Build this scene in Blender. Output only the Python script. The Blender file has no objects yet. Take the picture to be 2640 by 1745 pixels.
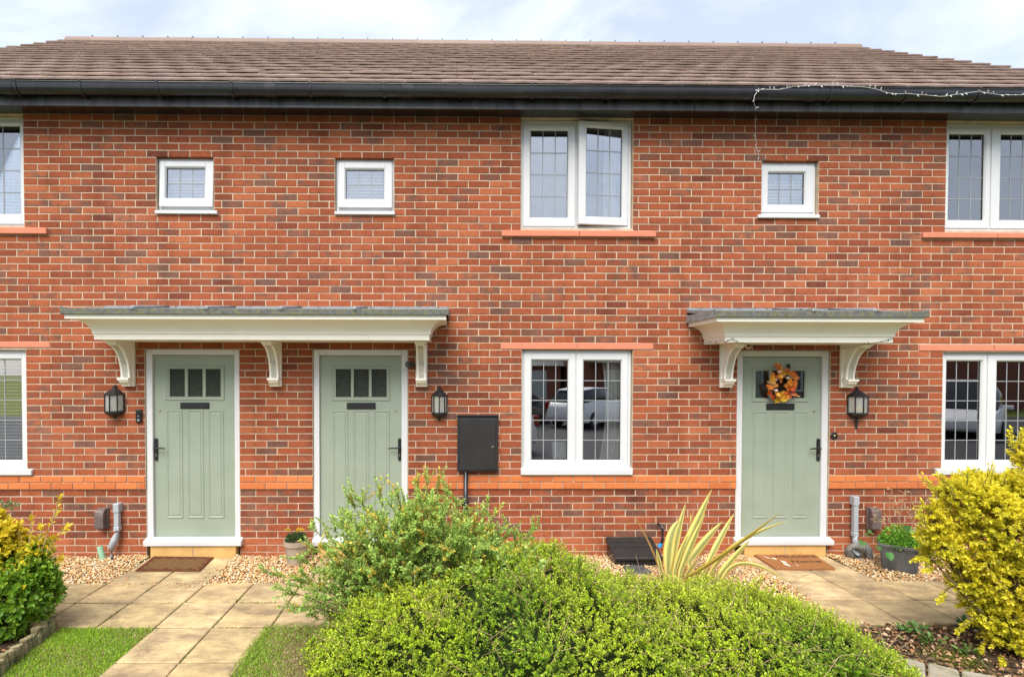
import bpy, math, random
import numpy as np
from mathutils import Vector, Matrix

random.seed(7)
rng = np.random.default_rng(11)
scene = bpy.context.scene
COL = scene.collection

# ------------------------------------------------------------------ camera
IMG_W, IMG_H = 2640.0, 1745.0          # size of the photograph, pixels
F, PX, PY = 1400.0, 1183.0, 986.0      # focal length and principal point, pixels
YAW, PITCH, ROLL = 0.0127, 0.0179, 0.0017
CAM = Vector((0.0, -5.76, 1.95))
_fw = Vector((math.sin(YAW) * math.cos(PITCH), math.cos(YAW) * math.cos(PITCH), -math.sin(PITCH)))
_r0 = Vector((math.cos(YAW), -math.sin(YAW), 0))
_u0 = _r0.cross(_fw)
RIGHT = (_r0 * math.cos(ROLL) + _u0 * math.sin(ROLL)).normalized()
UP = RIGHT.cross(_fw).normalized()
FW = _fw.normalized()
cam_data = bpy.data.cameras.new('camera')
cam = bpy.data.objects.new('camera', cam_data)
COL.objects.link(cam)
M = Matrix.Identity(4)
for i in range(3):
    M[i][0], M[i][1], M[i][2], M[i][3] = RIGHT[i], UP[i], -FW[i], CAM[i]
cam.matrix_world = M
cam_data.sensor_fit = 'HORIZONTAL'
cam_data.sensor_width = 36.0
cam_data.lens = F / IMG_W * 36.0
cam_data.shift_x = (IMG_W / 2 - PX) / IMG_W
cam_data.shift_y = (PY - IMG_H / 2) / IMG_W
cam_data.clip_start = 0.05
cam_data.clip_end = 1500
scene.camera = cam

# ------------------------------------------------------------------ world, sun, exposure
SUN_EL, SUN_AZ = math.radians(53), math.radians(198)   # azimuth clockwise from +Y
world = bpy.data.worlds.new('World')
scene.world = world
world.use_nodes = True
nt = world.node_tree
bg = nt.nodes['Background']
sky = nt.nodes.new('ShaderNodeTexSky')
sky.sky_type = 'NISHITA'
sky.sun_disc = False
sky.sun_elevation = SUN_EL
sky.sun_rotation = SUN_AZ
sky.air_density = 1.0
sky.dust_density = 1.2
sky.ozone_density = 1.0
tc = nt.nodes.new('ShaderNodeTexCoord')
mp = nt.nodes.new('ShaderNodeMapping')
mp.inputs['Scale'].default_value = (1.0, 1.0, 2.6)
mp.inputs['Location'].default_value = (0.35, 0.0, 0.2)
nz = nt.nodes.new('ShaderNodeTexNoise')
nz.inputs['Scale'].default_value = 2.4
nz.inputs['Detail'].default_value = 7
nz.inputs['Roughness'].default_value = 0.55
nz.inputs['Distortion'].default_value = 0.6
rp = nt.nodes.new('ShaderNodeValToRGB')
rp.color_ramp.elements[0].position = 0.42
rp.color_ramp.elements[1].position = 0.74
rp.color_ramp.elements[0].color = (0.46, 0.46, 0.46, 1)
mx = nt.nodes.new('ShaderNodeMix')
mx.data_type = 'RGBA'
mx.inputs['B'].default_value = (6.3, 6.75, 7.7, 1)
nt.links.new(tc.outputs['Generated'], mp.inputs['Vector'])
nt.links.new(mp.outputs['Vector'], nz.inputs['Vector'])
nt.links.new(nz.outputs['Fac'], rp.inputs['Fac'])
nt.links.new(rp.outputs['Color'], mx.inputs['Factor'])
nt.links.new(sky.outputs['Color'], mx.inputs['A'])
nt.links.new(mx.outputs['Result'], bg.inputs['Color'])
bg.inputs['Strength'].default_value = 0.11

sun_d = bpy.data.lights.new('sun', 'SUN')
sun_d.energy = 3.2
sun_d.angle = math.radians(45)
sun_d.color = (1.0, 0.95, 0.87)
sun = bpy.data.objects.new('sun', sun_d)
COL.objects.link(sun)
_sd = Vector((math.sin(SUN_AZ) * math.cos(SUN_EL), math.cos(SUN_AZ) * math.cos(SUN_EL), math.sin(SUN_EL)))
sun.rotation_euler = _sd.to_track_quat('Z', 'Y').to_euler()
sun.location = (-6, -12, 14)

scene.view_settings.view_transform = 'Standard'
scene.view_settings.look = 'None'
scene.view_settings.gamma = 1.0
scene.view_settings.use_curve_mapping = False
scene.view_settings.exposure = 0.86

# ------------------------------------------------------------------ pixel -> place helpers
def ray(u, v):
    return FW + RIGHT * ((u - PX) / F) - UP * ((v - PY) / F)

def at(u, v, y=0.0):
    """point on the upright plane y=const (parallel to the front wall)"""
    d = ray(u, v)
    return CAM + d * ((y - CAM.y) / d.y)

def gr(u, v, z=0.0):
    """point on the level plane z=const"""
    d = ray(u, v)
    return CAM + d * ((z - CAM.z) / d.z)

def rect(u0, u1, v0, v1, y=0.0):
    um, vm = (u0 + u1) / 2, (v0 + v1) / 2
    return at(u0, vm, y).x, at(u1, vm, y).x, at(um, v1, y).z, at(um, v0, y).z   # x0,x1,z0,z1

# ------------------------------------------------------------------ materials
MATS = {}
def newmat(name):
    m = bpy.data.materials.new(name)
    m.use_nodes = True
    MATS[name] = m
    n = m.node_tree.nodes
    return m, m.node_tree, n['Principled BSDF']

def N(t, typ, **kw):
    n = t.nodes.new(typ)
    for k, v in kw.items():
        if k in n.inputs: n.inputs[k].default_value = v
        else: setattr(n, k, v)
    return n

def ramp(t, fac, stops):
    r = t.nodes.new('ShaderNodeValToRGB')
    e = r.color_ramp.elements
    while len(e) < len(stops): e.new(0.5)
    for k, (p, c) in enumerate(stops):
        e[k].position = p
        e[k].color = (c[0], c[1], c[2], 1) if not isinstance(c, (int, float)) else (c, c, c, 1)
    if fac is not None: t.links.new(fac, r.inputs['Fac'])
    return r

def mixc(t, fac, a, b, mode='MIX'):
    m = t.nodes.new('ShaderNodeMix'); m.data_type = 'RGBA'; m.blend_type = mode
    for sock, val in (('Factor', fac), ('A', a), ('B', b)):
        s = m.inputs[sock]
        if sock == 'Factor': s = m.inputs[0]
        elif sock == 'A': s = m.inputs[6]
        else: s = m.inputs[7]
        if hasattr(val, 'is_linked'): t.links.new(val, s)
        elif isinstance(val, (int, float)): s.default_value = val
        else: s.default_value = (val[0], val[1], val[2], 1)
    return m.outputs[2]

def pos(t, scale=(1, 1, 1)):
    g = t.nodes.new('ShaderNodeNewGeometry')
    m = t.nodes.new('ShaderNodeMapping')
    m.inputs['Scale'].default_value = scale
    t.links.new(g.outputs['Position'], m.inputs['Vector'])
    return m.outputs['Vector']

def noise(t, vec, scale, detail=4, rough=0.6):
    n = N(t, 'ShaderNodeTexNoise', Scale=scale, Detail=detail, Roughness=rough)
    t.links.new(vec, n.inputs['Vector'])
    return n.outputs['Fac']

def bump(t, b, h, strength, dist=0.01):
    n = N(t, 'ShaderNodeBump', Strength=strength, Distance=dist)
    t.links.new(h, n.inputs['Height'])
    t.links.new(n.outputs['Normal'], b.inputs['Normal'])

def plain(name, c, rough=0.5, var=0.12, scale=8, stretch=(1, 1, 1), bmp=0.0, bscale=60, metallic=0.0, spec=0.5, dirt=None, dscale=5, dlo=0.5, dhi=0.75):
    """a painted / cast / plastic surface with mottling, optional dirt and fine relief"""
    m, t, b = newmat(name)
    p = pos(t, stretch)
    f = noise(t, p, scale, 5)
    lo = tuple(x * (1 - var) for x in c); hi = tuple(min(1, x * (1 + var)) for x in c)
    o = ramp(t, f, [(0.3, lo), (0.7, hi)]).outputs['Color']
    if dirt:
        d = noise(t, p, dscale, 8, 0.7)
        o = mixc(t, ramp(t, d, [(dlo, 0.0), (dhi, 1.0)]).outputs['Color'], o, dirt)
    t.links.new(o, b.inputs['Base Color'])
    b.inputs['Roughness'].default_value = rough
    b.inputs['Metallic'].default_value = metallic
    b.inputs['Specular IOR Level'].default_value = spec
    if bmp: bump(t, b, noise(t, pos(t, stretch), bscale, 6, 0.65), bmp, 0.004)
    return m

def leafmat(name, rough=0.45, trans=0.3, bmp=False):
    m, t, b = newmat(name)
    a = N(t, 'ShaderNodeAttribute', attribute_name='Col')
    t.links.new(a.outputs['Color'], b.inputs['Base Color'])
    b.inputs['Roughness'].default_value = rough
    tr = t.nodes.new('ShaderNodeBsdfTranslucent')
    t.links.new(a.outputs['Color'], tr.inputs['Color'])
    ms = N(t, 'ShaderNodeMixShader', Fac=trans)
    ms.inputs[0].default_value = trans
    t.links.new(b.outputs[0], ms.inputs[1]); t.links.new(tr.outputs[0], ms.inputs[2])
    t.links.new(ms.outputs[0], t.nodes['Material Output'].inputs['Surface'])
    return m

def colmat(name, rough=0.6, var=0.15, scale=40, bmp=0.2):
    """colour from the mesh's own 'Col' attribute, mottled"""
    m, t, b = newmat(name)
    a = N(t, 'ShaderNodeAttribute', attribute_name='Col')
    f = ramp(t, noise(t, pos(t), scale, 5), [(0.25, 1 - var), (0.75, 1 + var)]).outputs['Color']
    t.links.new(mixc(t, 1.0, a.outputs['Color'], f, 'MULTIPLY'), b.inputs['Base Color'])
    b.inputs['Roughness'].default_value = rough
    if bmp: bump(t, b, noise(t, pos(t), scale * 2, 5), bmp, 0.003)
    return m

def make_brick_mat():
    m, t, b = newmat('brick')
    a = N(t, 'ShaderNodeAttribute', attribute_name='Col')      # r: shade, g: how burnt, b: place along the brick
    s = N(t, 'ShaderNodeSeparateColor'); t.links.new(a.outputs['Color'], s.inputs[0])
    base = ramp(t, s.outputs[0], [(0.0, (0.150, 0.042, 0.023)), (0.3, (0.242, 0.062, 0.027)), (0.65, (0.315, 0.081, 0.033)), (1.0, (0.395, 0.120, 0.050))]).outputs['Color']
    p1 = noise(t, pos(t, (1, 1, 1.6)), 9.0, 3, 0.5)
    ad = N(t, 'ShaderNodeMath', operation='ADD'); t.links.new(p1, ad.inputs[0]); t.links.new(s.outputs[1], ad.inputs[1])
    mask = ramp(t, ad.outputs[0], [(0.78, 0.0), (1.02, 0.80)]).outputs['Color']
    dk = ramp(t, noise(t, pos(t), 60, 4), [(0.3, (0.095, 0.056, 0.044)), (0.7, (0.175, 0.098, 0.072))]).outputs['Color']
    o = mixc(t, mask, base, dk)
    f = ramp(t, noise(t, pos(t, (1, 1, 1.7)), 170, 6, 0.75), [(0.25, 0.62), (0.5, 1.0), (0.78, 1.35)]).outputs['Color']
    o = mixc(t, 1.0, o, f, 'MULTIPLY')
    f2 = ramp(t, noise(t, pos(t, (1, 1, 2.0)), 28, 5, 0.7), [(0.3, 0.74), (0.5, 1.0), (0.72, 1.22)]).outputs['Color']
    o = mixc(t, 1.0, o, f2, 'MULTIPLY')
    f3 = ramp(t, noise(t, pos(t, (1, 1, 0.22)), 3.2, 6, 0.65), [(0.32, 0.74), (0.5, 1.0), (0.7, 1.10)]).outputs['Color']   # rain streaks
    o = mixc(t, 1.0, o, f3, 'MULTIPLY')
    w = ramp(t, noise(t, pos(t), 1.3, 6, 0.7), [(0.56, 0.0), (0.8, 0.28)]).outputs['Color']     # faint lime bloom
    o = mixc(t, w, o, (0.50, 0.26, 0.18))
    t.links.new(o, b.inputs['Base Color'])
    b.inputs['Roughness'].default_value = 0.9
    b.inputs['Specular IOR Level'].default_value = 0.25
    bump(t, b, noise(t, pos(t, (1, 1, 2.2)), 120, 6, 0.7), 0.55, 0.006)
    return m
make_brick_mat()

def make_band_mat():
    m, t, b = newmat('smooth_brick')
    a = N(t, 'ShaderNodeAttribute', attribute_name='Col')
    s = N(t, 'ShaderNodeSeparateColor'); t.links.new(a.outputs['Color'], s.inputs[0])
    base = ramp(t, s.outputs[0], [(0.0, (0.48, 0.125, 0.032)), (1.0, (0.61, 0.185, 0.05))]).outputs['Color']
    f = ramp(t, noise(t, pos(t), 30, 6), [(0.3, 0.9), (0.7, 1.08)]).outputs['Color']
    t.links.new(mixc(t, 1.0, base, f, 'MULTIPLY'), b.inputs['Base Color'])
    b.inputs['Roughness'].default_value = 0.75
make_band_mat()

plain('mortar', (0.50, 0.39, 0.28), 0.95, 0.22, 9, bmp=0.5, bscale=220, spec=0.2, dirt=(0.40, 0.30, 0.22), dscale=3, dlo=0.52, dhi=0.8)
plain('upvc', (0.60, 0.605, 0.61), 0.3, 0.03, 3, dirt=(0.60, 0.59, 0.53), dscale=7, dlo=0.62, dhi=0.9)
plain('cream_paint', (0.88, 0.845, 0.74), 0.38, 0.03, 4, stretch=(1, 1, 0.35), dirt=(0.60, 0.54, 0.40), dscale=6, dlo=0.62, dhi=0.92)
plain('salmon_stone', (0.58, 0.20, 0.115), 0.8, 0.08, 12, bmp=0.15, bscale=200, dirt=(0.45, 0.19, 0.14), dscale=9, dlo=0.58, dhi=0.85)
plain('black_plastic', (0.016, 0.016, 0.019), 0.24, 0.3, 5, dirt=(0.032, 0.032, 0.034), dscale=4, dlo=0.5, dhi=0.85)
plain('black_iron', (0.012, 0.012, 0.013), 0.42, 0.3, 20, bmp=0.25, bscale=300)
plain('fascia', (0.020, 0.020, 0.021), 0.36, 0.3, 6, stretch=(1, 1, 0.12), dirt=(0.085, 0.085, 0.087), dscale=9, dlo=0.38, dhi=0.68)
plain('meter_black', (0.016, 0.015, 0.015), 0.55, 0.25, 6, bmp=0.3, bscale=260)
plain('lead_sheet', (0.24, 0.255, 0.27), 0.55, 0.18, 8, dirt=(0.10, 0.105, 0.07), dscale=16, dlo=0.5, dhi=0.66, bmp=0.3, bscale=60)
plain('lead_lichen', (0.105, 0.11, 0.105), 0.85, 0.35, 25, dirt=(0.17, 0.165, 0.06), dscale=38, dlo=0.5, dhi=0.62, bmp=0.6, bscale=150)
plain('lead_strip', (0.29, 0.295, 0.305), 0.5, 0.1, 20)
plain('step_stone', (0.60, 0.37, 0.125), 0.85, 0.1, 7, bmp=0.2, bscale=160, dirt=(0.42, 0.24, 0.08), dscale=5, dlo=0.5, dhi=0.8)
plain('grey_pipe', (0.36, 0.385, 0.41), 0.45, 0.06, 9, dirt=(0.23, 0.235, 0.235), dscale=8, dlo=0.55, dhi=0.8)
plain('brown_plastic', (0.115, 0.082, 0.075), 0.6, 0.2, 30, bmp=0.2, bscale=200, dirt=(0.2, 0.16, 0.15), dscale=20, dlo=0.5, dhi=0.75)
plain('green_tube', (0.30, 0.52, 0.36), 0.5, 0.1, 9)
plain('tan_pot', (0.36, 0.285, 0.215), 0.6, 0.06, 6, dirt=(0.22, 0.17, 0.13), dscale=8)
plain('slate_planter', (0.062, 0.062, 0.064), 0.75, 0.3, 11, bmp=0.5, bscale=45, dirt=(0.13, 0.13, 0.125), dscale=7, dlo=0.45, dhi=0.75)
plain('grey_resin', (0.20, 0.19, 0.175), 0.85, 0.25, 40, bmp=0.9, bscale=90, dirt=(0.08, 0.075, 0.07), dscale=45, dlo=0.45, dhi=0.65)
plain('bark', (0.13, 0.085, 0.05), 0.9, 0.3, 30, bmp=0.4, bscale=90)
plain('dry_twig', (0.40, 0.27, 0.15), 0.9, 0.3, 30)
plain('soil', (0.075, 0.05, 0.033), 0.98, 0.4, 14, bmp=0.9, bscale=40, spec=0.1, dirt=(0.10, 0.105, 0.028), dscale=3)
plain('turf', (0.15, 0.175, 0.035), 0.98, 0.3, 9, bmp=0.8, bscale=50, spec=0.1, dirt=(0.17, 0.13, 0.06), dscale=4, dlo=0.52, dhi=0.75)
plain('sand_bed', (0.15, 0.125, 0.07), 0.98, 0.3, 25, bmp=0.5, bscale=80, spec=0.1, dirt=(0.09, 0.11, 0.025), dscale=6, dlo=0.5, dhi=0.62)
plain('asphalt', (0.055, 0.055, 0.058), 0.9, 0.2, 20, bmp=0.3, bscale=120)
plain('log_wood', (0.27, 0.215, 0.115), 0.9, 0.25, 25, stretch=(1, 1, 0.25), bmp=0.5, bscale=70, dirt=(0.10, 0.12, 0.04), dscale=10, dlo=0.48, dhi=0.68)
plain('edging_stone', (0.29, 0.26, 0.20), 0.95, 0.2, 14, bmp=0.6, bscale=60, dirt=(0.13, 0.15, 0.045), dscale=6, dlo=0.5, dhi=0.7)
plain('curtain', (0.74, 0.71, 0.66), 0.9, 0.05, 10)
plain('blind_slat', (0.70, 0.69, 0.66), 0.6, 0.04, 10)
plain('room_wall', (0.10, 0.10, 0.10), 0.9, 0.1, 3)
plain('white_ceramic', (0.78, 0.78, 0.76), 0.35, 0.03, 5)
plain('rubber', (0.02, 0.02, 0.02), 0.7, 0.2, 20)
plain('car_white', (0.80, 0.80, 0.80), 0.2, 0.01, 3)
plain('car_dark', (0.02, 0.022, 0.028), 0.2, 0.05, 3)
plain('car_glass', (0.02, 0.022, 0.025), 0.08, 0.05, 3)
plain('red_lamp', (0.25, 0.012, 0.01), 0.2, 0.05, 3)
plain('alloy', (0.5, 0.5, 0.52), 0.35, 0.05, 3, metallic=0.8)
plain('blue_fitting', (0.01, 0.28, 0.75), 0.4, 0.05, 5)
plain('opp_brick', (0.20, 0.072, 0.05), 0.9, 0.3, 12)
plain('opp_roof', (0.20, 0.20, 0.205), 0.8, 0.2, 5)
plain('ink', (0.02, 0.013, 0.01), 0.95, 0.2, 30)
plain('mat_white', (0.66, 0.60, 0.52), 0.95, 0.1, 30)
plain('brass', (0.5, 0.42, 0.22), 0.35, 0.1, 20, metallic=0.8)
leafmat('leaf', 0.45, 0.3)
leafmat('leaf_glossy', 0.46, 0.42)
leafmat('grass', 0.6, 0.25)
leafmat('leaf_gold', 0.5, 0.45)
colmat('pebble', 0.75, 0.18, 60, 0.3)
colmat('wreath_bits', 0.55, 0.1, 40, 0.1)
colmat('litter', 0.85, 0.2, 50, 0.2)

def make_tile_mat():
    m, t, b = newmat('roof_tile')
    a = N(t, 'ShaderNodeAttribute', attribute_name='Col')
    s = N(t, 'ShaderNodeSeparateColor'); t.links.new(a.outputs['Color'], s.inputs[0])
    base = ramp(t, s.outputs[0], [(0.0, (0.185, 0.125, 0.098)), (0.5, (0.255, 0.176, 0.138)), (1.0, (0.325, 0.23, 0.18))]).outputs['Color']
    f = ramp(t, noise(t, pos(t), 26, 6, 0.7), [(0.3, 0.75), (0.7, 1.2)]).outputs['Color']
    o = mixc(t, 1.0, base, f, 'MULTIPLY')
    li = ramp(t, noise(t, pos(t), 7, 8, 0.75), [(0.57, 0.0), (0.70, 0.75)]).outputs['Color']
    o = mixc(t, li, o, (0.20, 0.175, 0.07))
    t.links.new(o, b.inputs['Base Color'])
    b.inputs['Roughness'].default_value = 0.62
    bump(t, b, noise(t, pos(t), 90, 5), 0.4, 0.005)
make_tile_mat()

def make_slab_mat():
    m, t, b = newmat('slab')
    a = N(t, 'ShaderNodeAttribute', attribute_name='Col')
    o = ramp(t, noise(t, pos(t), 4.5, 6, 0.65), [(0.3, (0.50, 0.365, 0.18)), (0.7, (0.66, 0.50, 0.27))]).outputs['Color']
    o = mixc(t, 1.0, o, a.outputs['Color'], 'MULTIPLY')
    d = ramp(t, noise(t, pos(t, (1, 1.6, 1)), 3.1, 9, 0.72), [(0.38, 0.0), (0.64, 0.92)]).outputs['Color']
    o = mixc(t, d, o, (0.205, 0.145, 0.085))
    sp = ramp(t, noise(t, pos(t), 75, 5, 0.8), [(0.62, 0.0), (0.70, 0.6)]).outputs['Color']
    o = mixc(t, sp, o, (0.20, 0.13, 0.07))
    t.links.new(o, b.inputs['Base Color'])
    b.inputs['Roughness'].default_value = 0.92
    bump(t, b, noise(t, pos(t), 48, 7, 0.7), 0.7, 0.006)
make_slab_mat()

def make_door_mat():
    m, t, b = newmat('sage_paint')
    f = noise(t, pos(t, (1, 1, 0.06)), 240, 5, 0.7)
    o = ramp(t, noise(t, pos(t), 2.5, 4), [(0.3, (0.262, 0.308, 0.236)), (0.7, (0.30, 0.346, 0.27))]).outputs['Color']
    t.links.new(o, b.inputs['Base Color'])
    b.inputs['Roughness'].default_value = 0.42
    bump(t, b, f, 0.55, 0.004)
make_door_mat()

def make_coir(name, c, border=None):
    m, t, b = newmat(name)
    f = ramp(t, noise(t, pos(t), 260, 4, 0.8), [(0.25, tuple(x * 0.55 for x in c)), (0.75, tuple(min(1, x * 1.35) for x in c))]).outputs['Color']
    t.links.new(f, b.inputs['Base Color'])
    b.inputs['Roughness'].default_value = 1.0
    b.inputs['Specular IOR Level'].default_value = 0.05
    bump(t, b, noise(t, pos(t), 320, 3), 1.0, 0.01)
make_coir('coir_brown', (0.20, 0.115, 0.05))
make_coir('coir_red', (0.17, 0.055, 0.034))
make_coir('coir_orange', (0.40, 0.175, 0.07))

def make_glass(name, refl, tint, rough=0.0, obscure=False):
    """sealed unit: several glass faces mirror the street, the rest of the light passes through"""
    m, t, b = newmat(name)
    t.nodes.remove(b)
    gl = N(t, 'ShaderNodeBsdfGlossy', Roughness=rough)
    gl.inputs['Color'].default_value = (1, 1, 1, 1)
    tr = t.nodes.new('ShaderNodeBsdfTransparent')
    tr.inputs['Color'].default_value = (tint[0], tint[1], tint[2], 1)
    fr = N(t, 'ShaderNodeFresnel', IOR=1.5)
    ad = N(t, 'ShaderNodeMath', operation='MULTIPLY_ADD', use_clamp=True)
    t.links.new(fr.outputs[0], ad.inputs[0]); ad.inputs[1].default_value = 0.45 if obscure else 1.0; ad.inputs[2].default_value = refl
    ms = t.nodes.new('ShaderNodeMixShader')
    t.links.new(ad.outputs[0], ms.inputs[0])
    second = tr
    if name == 'lantern_glass':            # lightly frosted
        fd = N(t, 'ShaderNodeBsdfDiffuse'); fd.inputs['Color'].default_value = (0.72, 0.70, 0.64, 1)
        fm = t.nodes.new('ShaderNodeMixShader'); fm.inputs[0].default_value = 0.42
        t.links.new(tr.outputs[0], fm.inputs[1]); t.links.new(fd.outputs[0], fm.inputs[2])
        second = fm
    if obscure:
        df = N(t, 'ShaderNodeBsdfDiffuse')
        c = ramp(t, noise(t, pos(t), 150, 4, 0.7), [(0.4, (0.012, 0.018, 0.012)), (0.72, (0.075, 0.085, 0.07))]).outputs['Color']
        t.links.new(c, df.inputs['Color'])
        second = df
        bp = N(t, 'ShaderNodeBump', Strength=0.9, Distance=0.01)
        t.links.new(noise(t, pos(t), 130, 3), bp.inputs['Height'])
        t.links.new(bp.outputs[0], gl.inputs['Normal'])
    t.links.new(second.outputs[0], ms.inputs[1]); t.links.new(gl.outputs[0], ms.inputs[2])
    t.links.new(ms.outputs[0], t.nodes['Material Output'].inputs['Surface'])
make_glass('window_glass', 0.22, (0.97, 0.985, 0.985))
make_glass('obscure_glass', 0.0, (0.3, 0.3, 0.3), 0.12, True)
make_glass('lantern_glass', 0.12, (0.95, 0.95, 0.92))

# ------------------------------------------------------------------ mesh builder
class B:
    def __init__(self):
        self.v = []; self.f = []; self.c = []
    def _add(self, vs, fs, col=None):
        o = len(self.v)
        self.v.extend([tuple(p) for p in vs])
        self.f.extend([tuple(o + i for i in f) for f in fs])
        if col is not None: self.c.extend([col] * len(vs))
        return self
    def box(self, x0, x1, y0, y1, z0, z1, col=None):
        x0, x1 = min(x0, x1), max(x0, x1); y0, y1 = min(y0, y1), max(y0, y1); z0, z1 = min(z0, z1), max(z0, z1)
        vs = [(x0, y0, z0), (x1, y0, z0), (x1, y1, z0), (x0, y1, z0), (x0, y0, z1), (x1, y0, z1), (x1, y1, z1), (x0, y1, z1)]
        return self._add(vs, [(3, 2, 1, 0), (4, 5, 6, 7), (0, 1, 5, 4), (1, 2, 6, 5), (2, 3, 7, 6), (3, 0, 4, 7)], col)
    def frame(self, x0, x1, z0, z1, w, y0, y1, wt=None, wb=None):
        wt = w if wt is None else wt; wb = w if wb is None else wb
        self.box(x0, x0 + w, y0, y1, z0, z1); self.box(x1 - w, x1, y0, y1, z0, z1)
        self.box(x0 + w, x1 - w, y0, y1, z1 - wt, z1); self.box(x0 + w, x1 - w, y0, y1, z0, z0 + wb)
        return self
    def mitre(self, x0, x1, z0, z1, prof):
        """picture-frame moulding: prof = list of (inset, y) from the outside in"""
        rings = []
        for ins, y in prof:
            rings.append([(x0 + ins, y, z0 + ins), (x1 - ins, y, z0 + ins), (x1 - ins, y, z1 - ins), (x0 + ins, y, z1 - ins)])
        vs = [p for r in rings for p in r]; fs = []
        for k in range(len(rings) - 1):
            for i in range(4):
                j = (i + 1) % 4
                fs.append((k * 4 + i, k * 4 + j, (k + 1) * 4 + j, (k + 1) * 4 + i))
        return self._add(vs, fs)
    def prism_x(self, prof, x0, x1, col=None):
        n = len(prof)
        vs = [(x0, y, z) for y, z in prof] + [(x1, y, z) for y, z in prof]
        fs = [tuple(range(n - 1, -1, -1)), tuple(range(n, 2 * n))]
        for i in range(n):
            j = (i + 1) % n
            fs.append((i, j, n + j, n + i))
        return self._add(vs, fs, col)
    def prism_z(self, poly, z0, z1, col=None):
        n = len(poly)
        vs = [(x, y, z0) for x, y in poly] + [(x, y, z1) for x, y in poly]
        fs = [tuple(range(n - 1, -1, -1)), tuple(range(n, 2 * n))]
        for i in range(n):
            j = (i + 1) % n
            fs.append((i, j, n + j, n + i))
        return self._add(vs, fs, col)
    def tube(self, pts, rad, n=8, col=None, cap=True):
        pts = [Vector(p) for p in pts]
        if isinstance(rad, (int, float)): rad = [rad] * len(pts)
        vs = []; fs = []
        ref = Vector((0, 0, 1))
        for k, p in enumerate(pts):
            d = (pts[min(k + 1, len(pts) - 1)] - pts[max(k - 1, 0)]).normalized()
            a = d.cross(ref)
            if a.length < 0.05: a = d.cross(Vector((1, 0, 0)))
            a.normalize(); b2 = d.cross(a)
            for i in range(n):
                t = 2 * math.pi * i / n
                vs.append(p + (a * math.cos(t) + b2 * math.sin(t)) * rad[k])
        for k in range(len(pts) - 1):
            for i in range(n):
                j = (i + 1) % n
                fs.append((k * n + i, k * n + j, (k + 1) * n + j, (k + 1) * n + i))
        if cap:
            fs.append(tuple(range(n - 1, -1, -1))); fs.append(tuple((len(pts) - 1) * n + i for i in range(n)))
        return self._add(vs, fs, col)
    def lathe(self, prof, c=(0, 0, 0), n=20, a0=0.0, a1=2 * math.pi, col=None, lobes=0, amp=0.0):
        closed = abs(a1 - a0 - 2 * math.pi) < 1e-6
        m = n if closed else n + 1
        vs = []; fs = []
        for r, z in prof:
            for i in range(m):
                t = a0 + (a1 - a0) * i / n
                rr = r * (1 + amp * math.cos(lobes * t)) if lobes else r
                vs.append((c[0] + rr * math.cos(t), c[1] + rr * math.sin(t), c[2] + z))
        for k in range(len(prof) - 1):
            for i in range(n):
                j = (i + 1) % m
                fs.append((k * m + i, k * m + j, (k + 1) * m + j, (k + 1) * m + i))
        if closed:
            if prof[0][0] > 1e-4: fs.append(tuple(range(m - 1, -1, -1)))
            if prof[-1][0] > 1e-4: fs.append(tuple((len(prof) - 1) * m + i for i in range(m)))
        return self._add(vs, fs, col)
    def ball(self, c, rx, ry, rz, n=10, m=7, col=None, jit=0.0):
        vs = []; fs = []
        for k in range(m + 1):
            ph = math.pi * k / m
            for i in range(n):
                t = 2 * math.pi * i / n
                j = 1 + random.uniform(-jit, jit)
                vs.append((c[0] + rx * j * math.sin(ph) * math.cos(t), c[1] + ry * j * math.sin(ph) * math.sin(t), c[2] + rz * j * math.cos(ph)))
        for k in range(m):
            for i in range(n):
                j = (i + 1) % n
                fs.append((k * n + i, (k + 1) * n + i, (k + 1) * n + j, k * n + j))
        return self._add(vs, fs, col)
    def xf(self, mat):
        self.v = [tuple(mat @ Vector(p)) for p in self.v]
        return self
    def mesh(self, name, mat=None):
        me = bpy.data.meshes.new(name)
        me.from_pydata(self.v, [], self.f)
        if self.c and len(self.c) == len(self.v):
            a = me.color_attributes.new('Col', 'FLOAT_COLOR', 'POINT')
            a.data.foreach_set('color', np.array([(c[0], c[1], c[2], 1.0) for c in self.c], dtype=np.float32).ravel())
        if mat: me.materials.append(MATS[mat])
        return me
    def obj(self, name, mat, parent=None, bevel=0.0, smooth=False, seg=1):
        me = self.mesh(name, mat)
        if smooth: me.polygons.foreach_set('use_smooth', [True] * len(me.polygons))
        o = link(name, me, parent)
        if bevel:
            md = o.modifiers.new('bevel', 'BEVEL')
            md.width = bevel; md.segments = seg; md.limit_method = 'ANGLE'; md.angle_limit = math.radians(35)
        return o

def link(name, data, parent=None):
    o = bpy.data.objects.new(name, data)
    COL.objects.link(o)
    if parent is not None:
        o.parent = parent
        o.matrix_parent_inverse = parent_inv(parent)
    return o

def parent_inv(p):
    m = Matrix.Identity(4)
    q = p
    chain = []
    while q is not None:
        chain.append(q); q = q.parent
    for q in reversed(chain):
        loc = Matrix.Translation(q.location) @ q.rotation_euler.to_matrix().to_4x4() @ Matrix.Diagonal((*q.scale, 1))
        m = m @ (q.matrix_parent_inverse if q.parent is not None else Matrix.Identity(4)) @ loc
    return m.inverted()

def tag(o, label, cat, group=None):
    o['label'] = label; o['category'] = cat
    if group: o['group'] = group
    return o

def thing(name, label, cat, loc=(0, 0, 0), group=None):
    o = bpy.data.objects.new(name, None)
    COL.objects.link(o)
    o.location = loc
    o.empty_display_size = 0.05
    return tag(o, label, cat, group)

def struct(o):
    o['kind'] = 'structure'; return o

def stuff(o):
    o['kind'] = 'stuff'; return o

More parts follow.
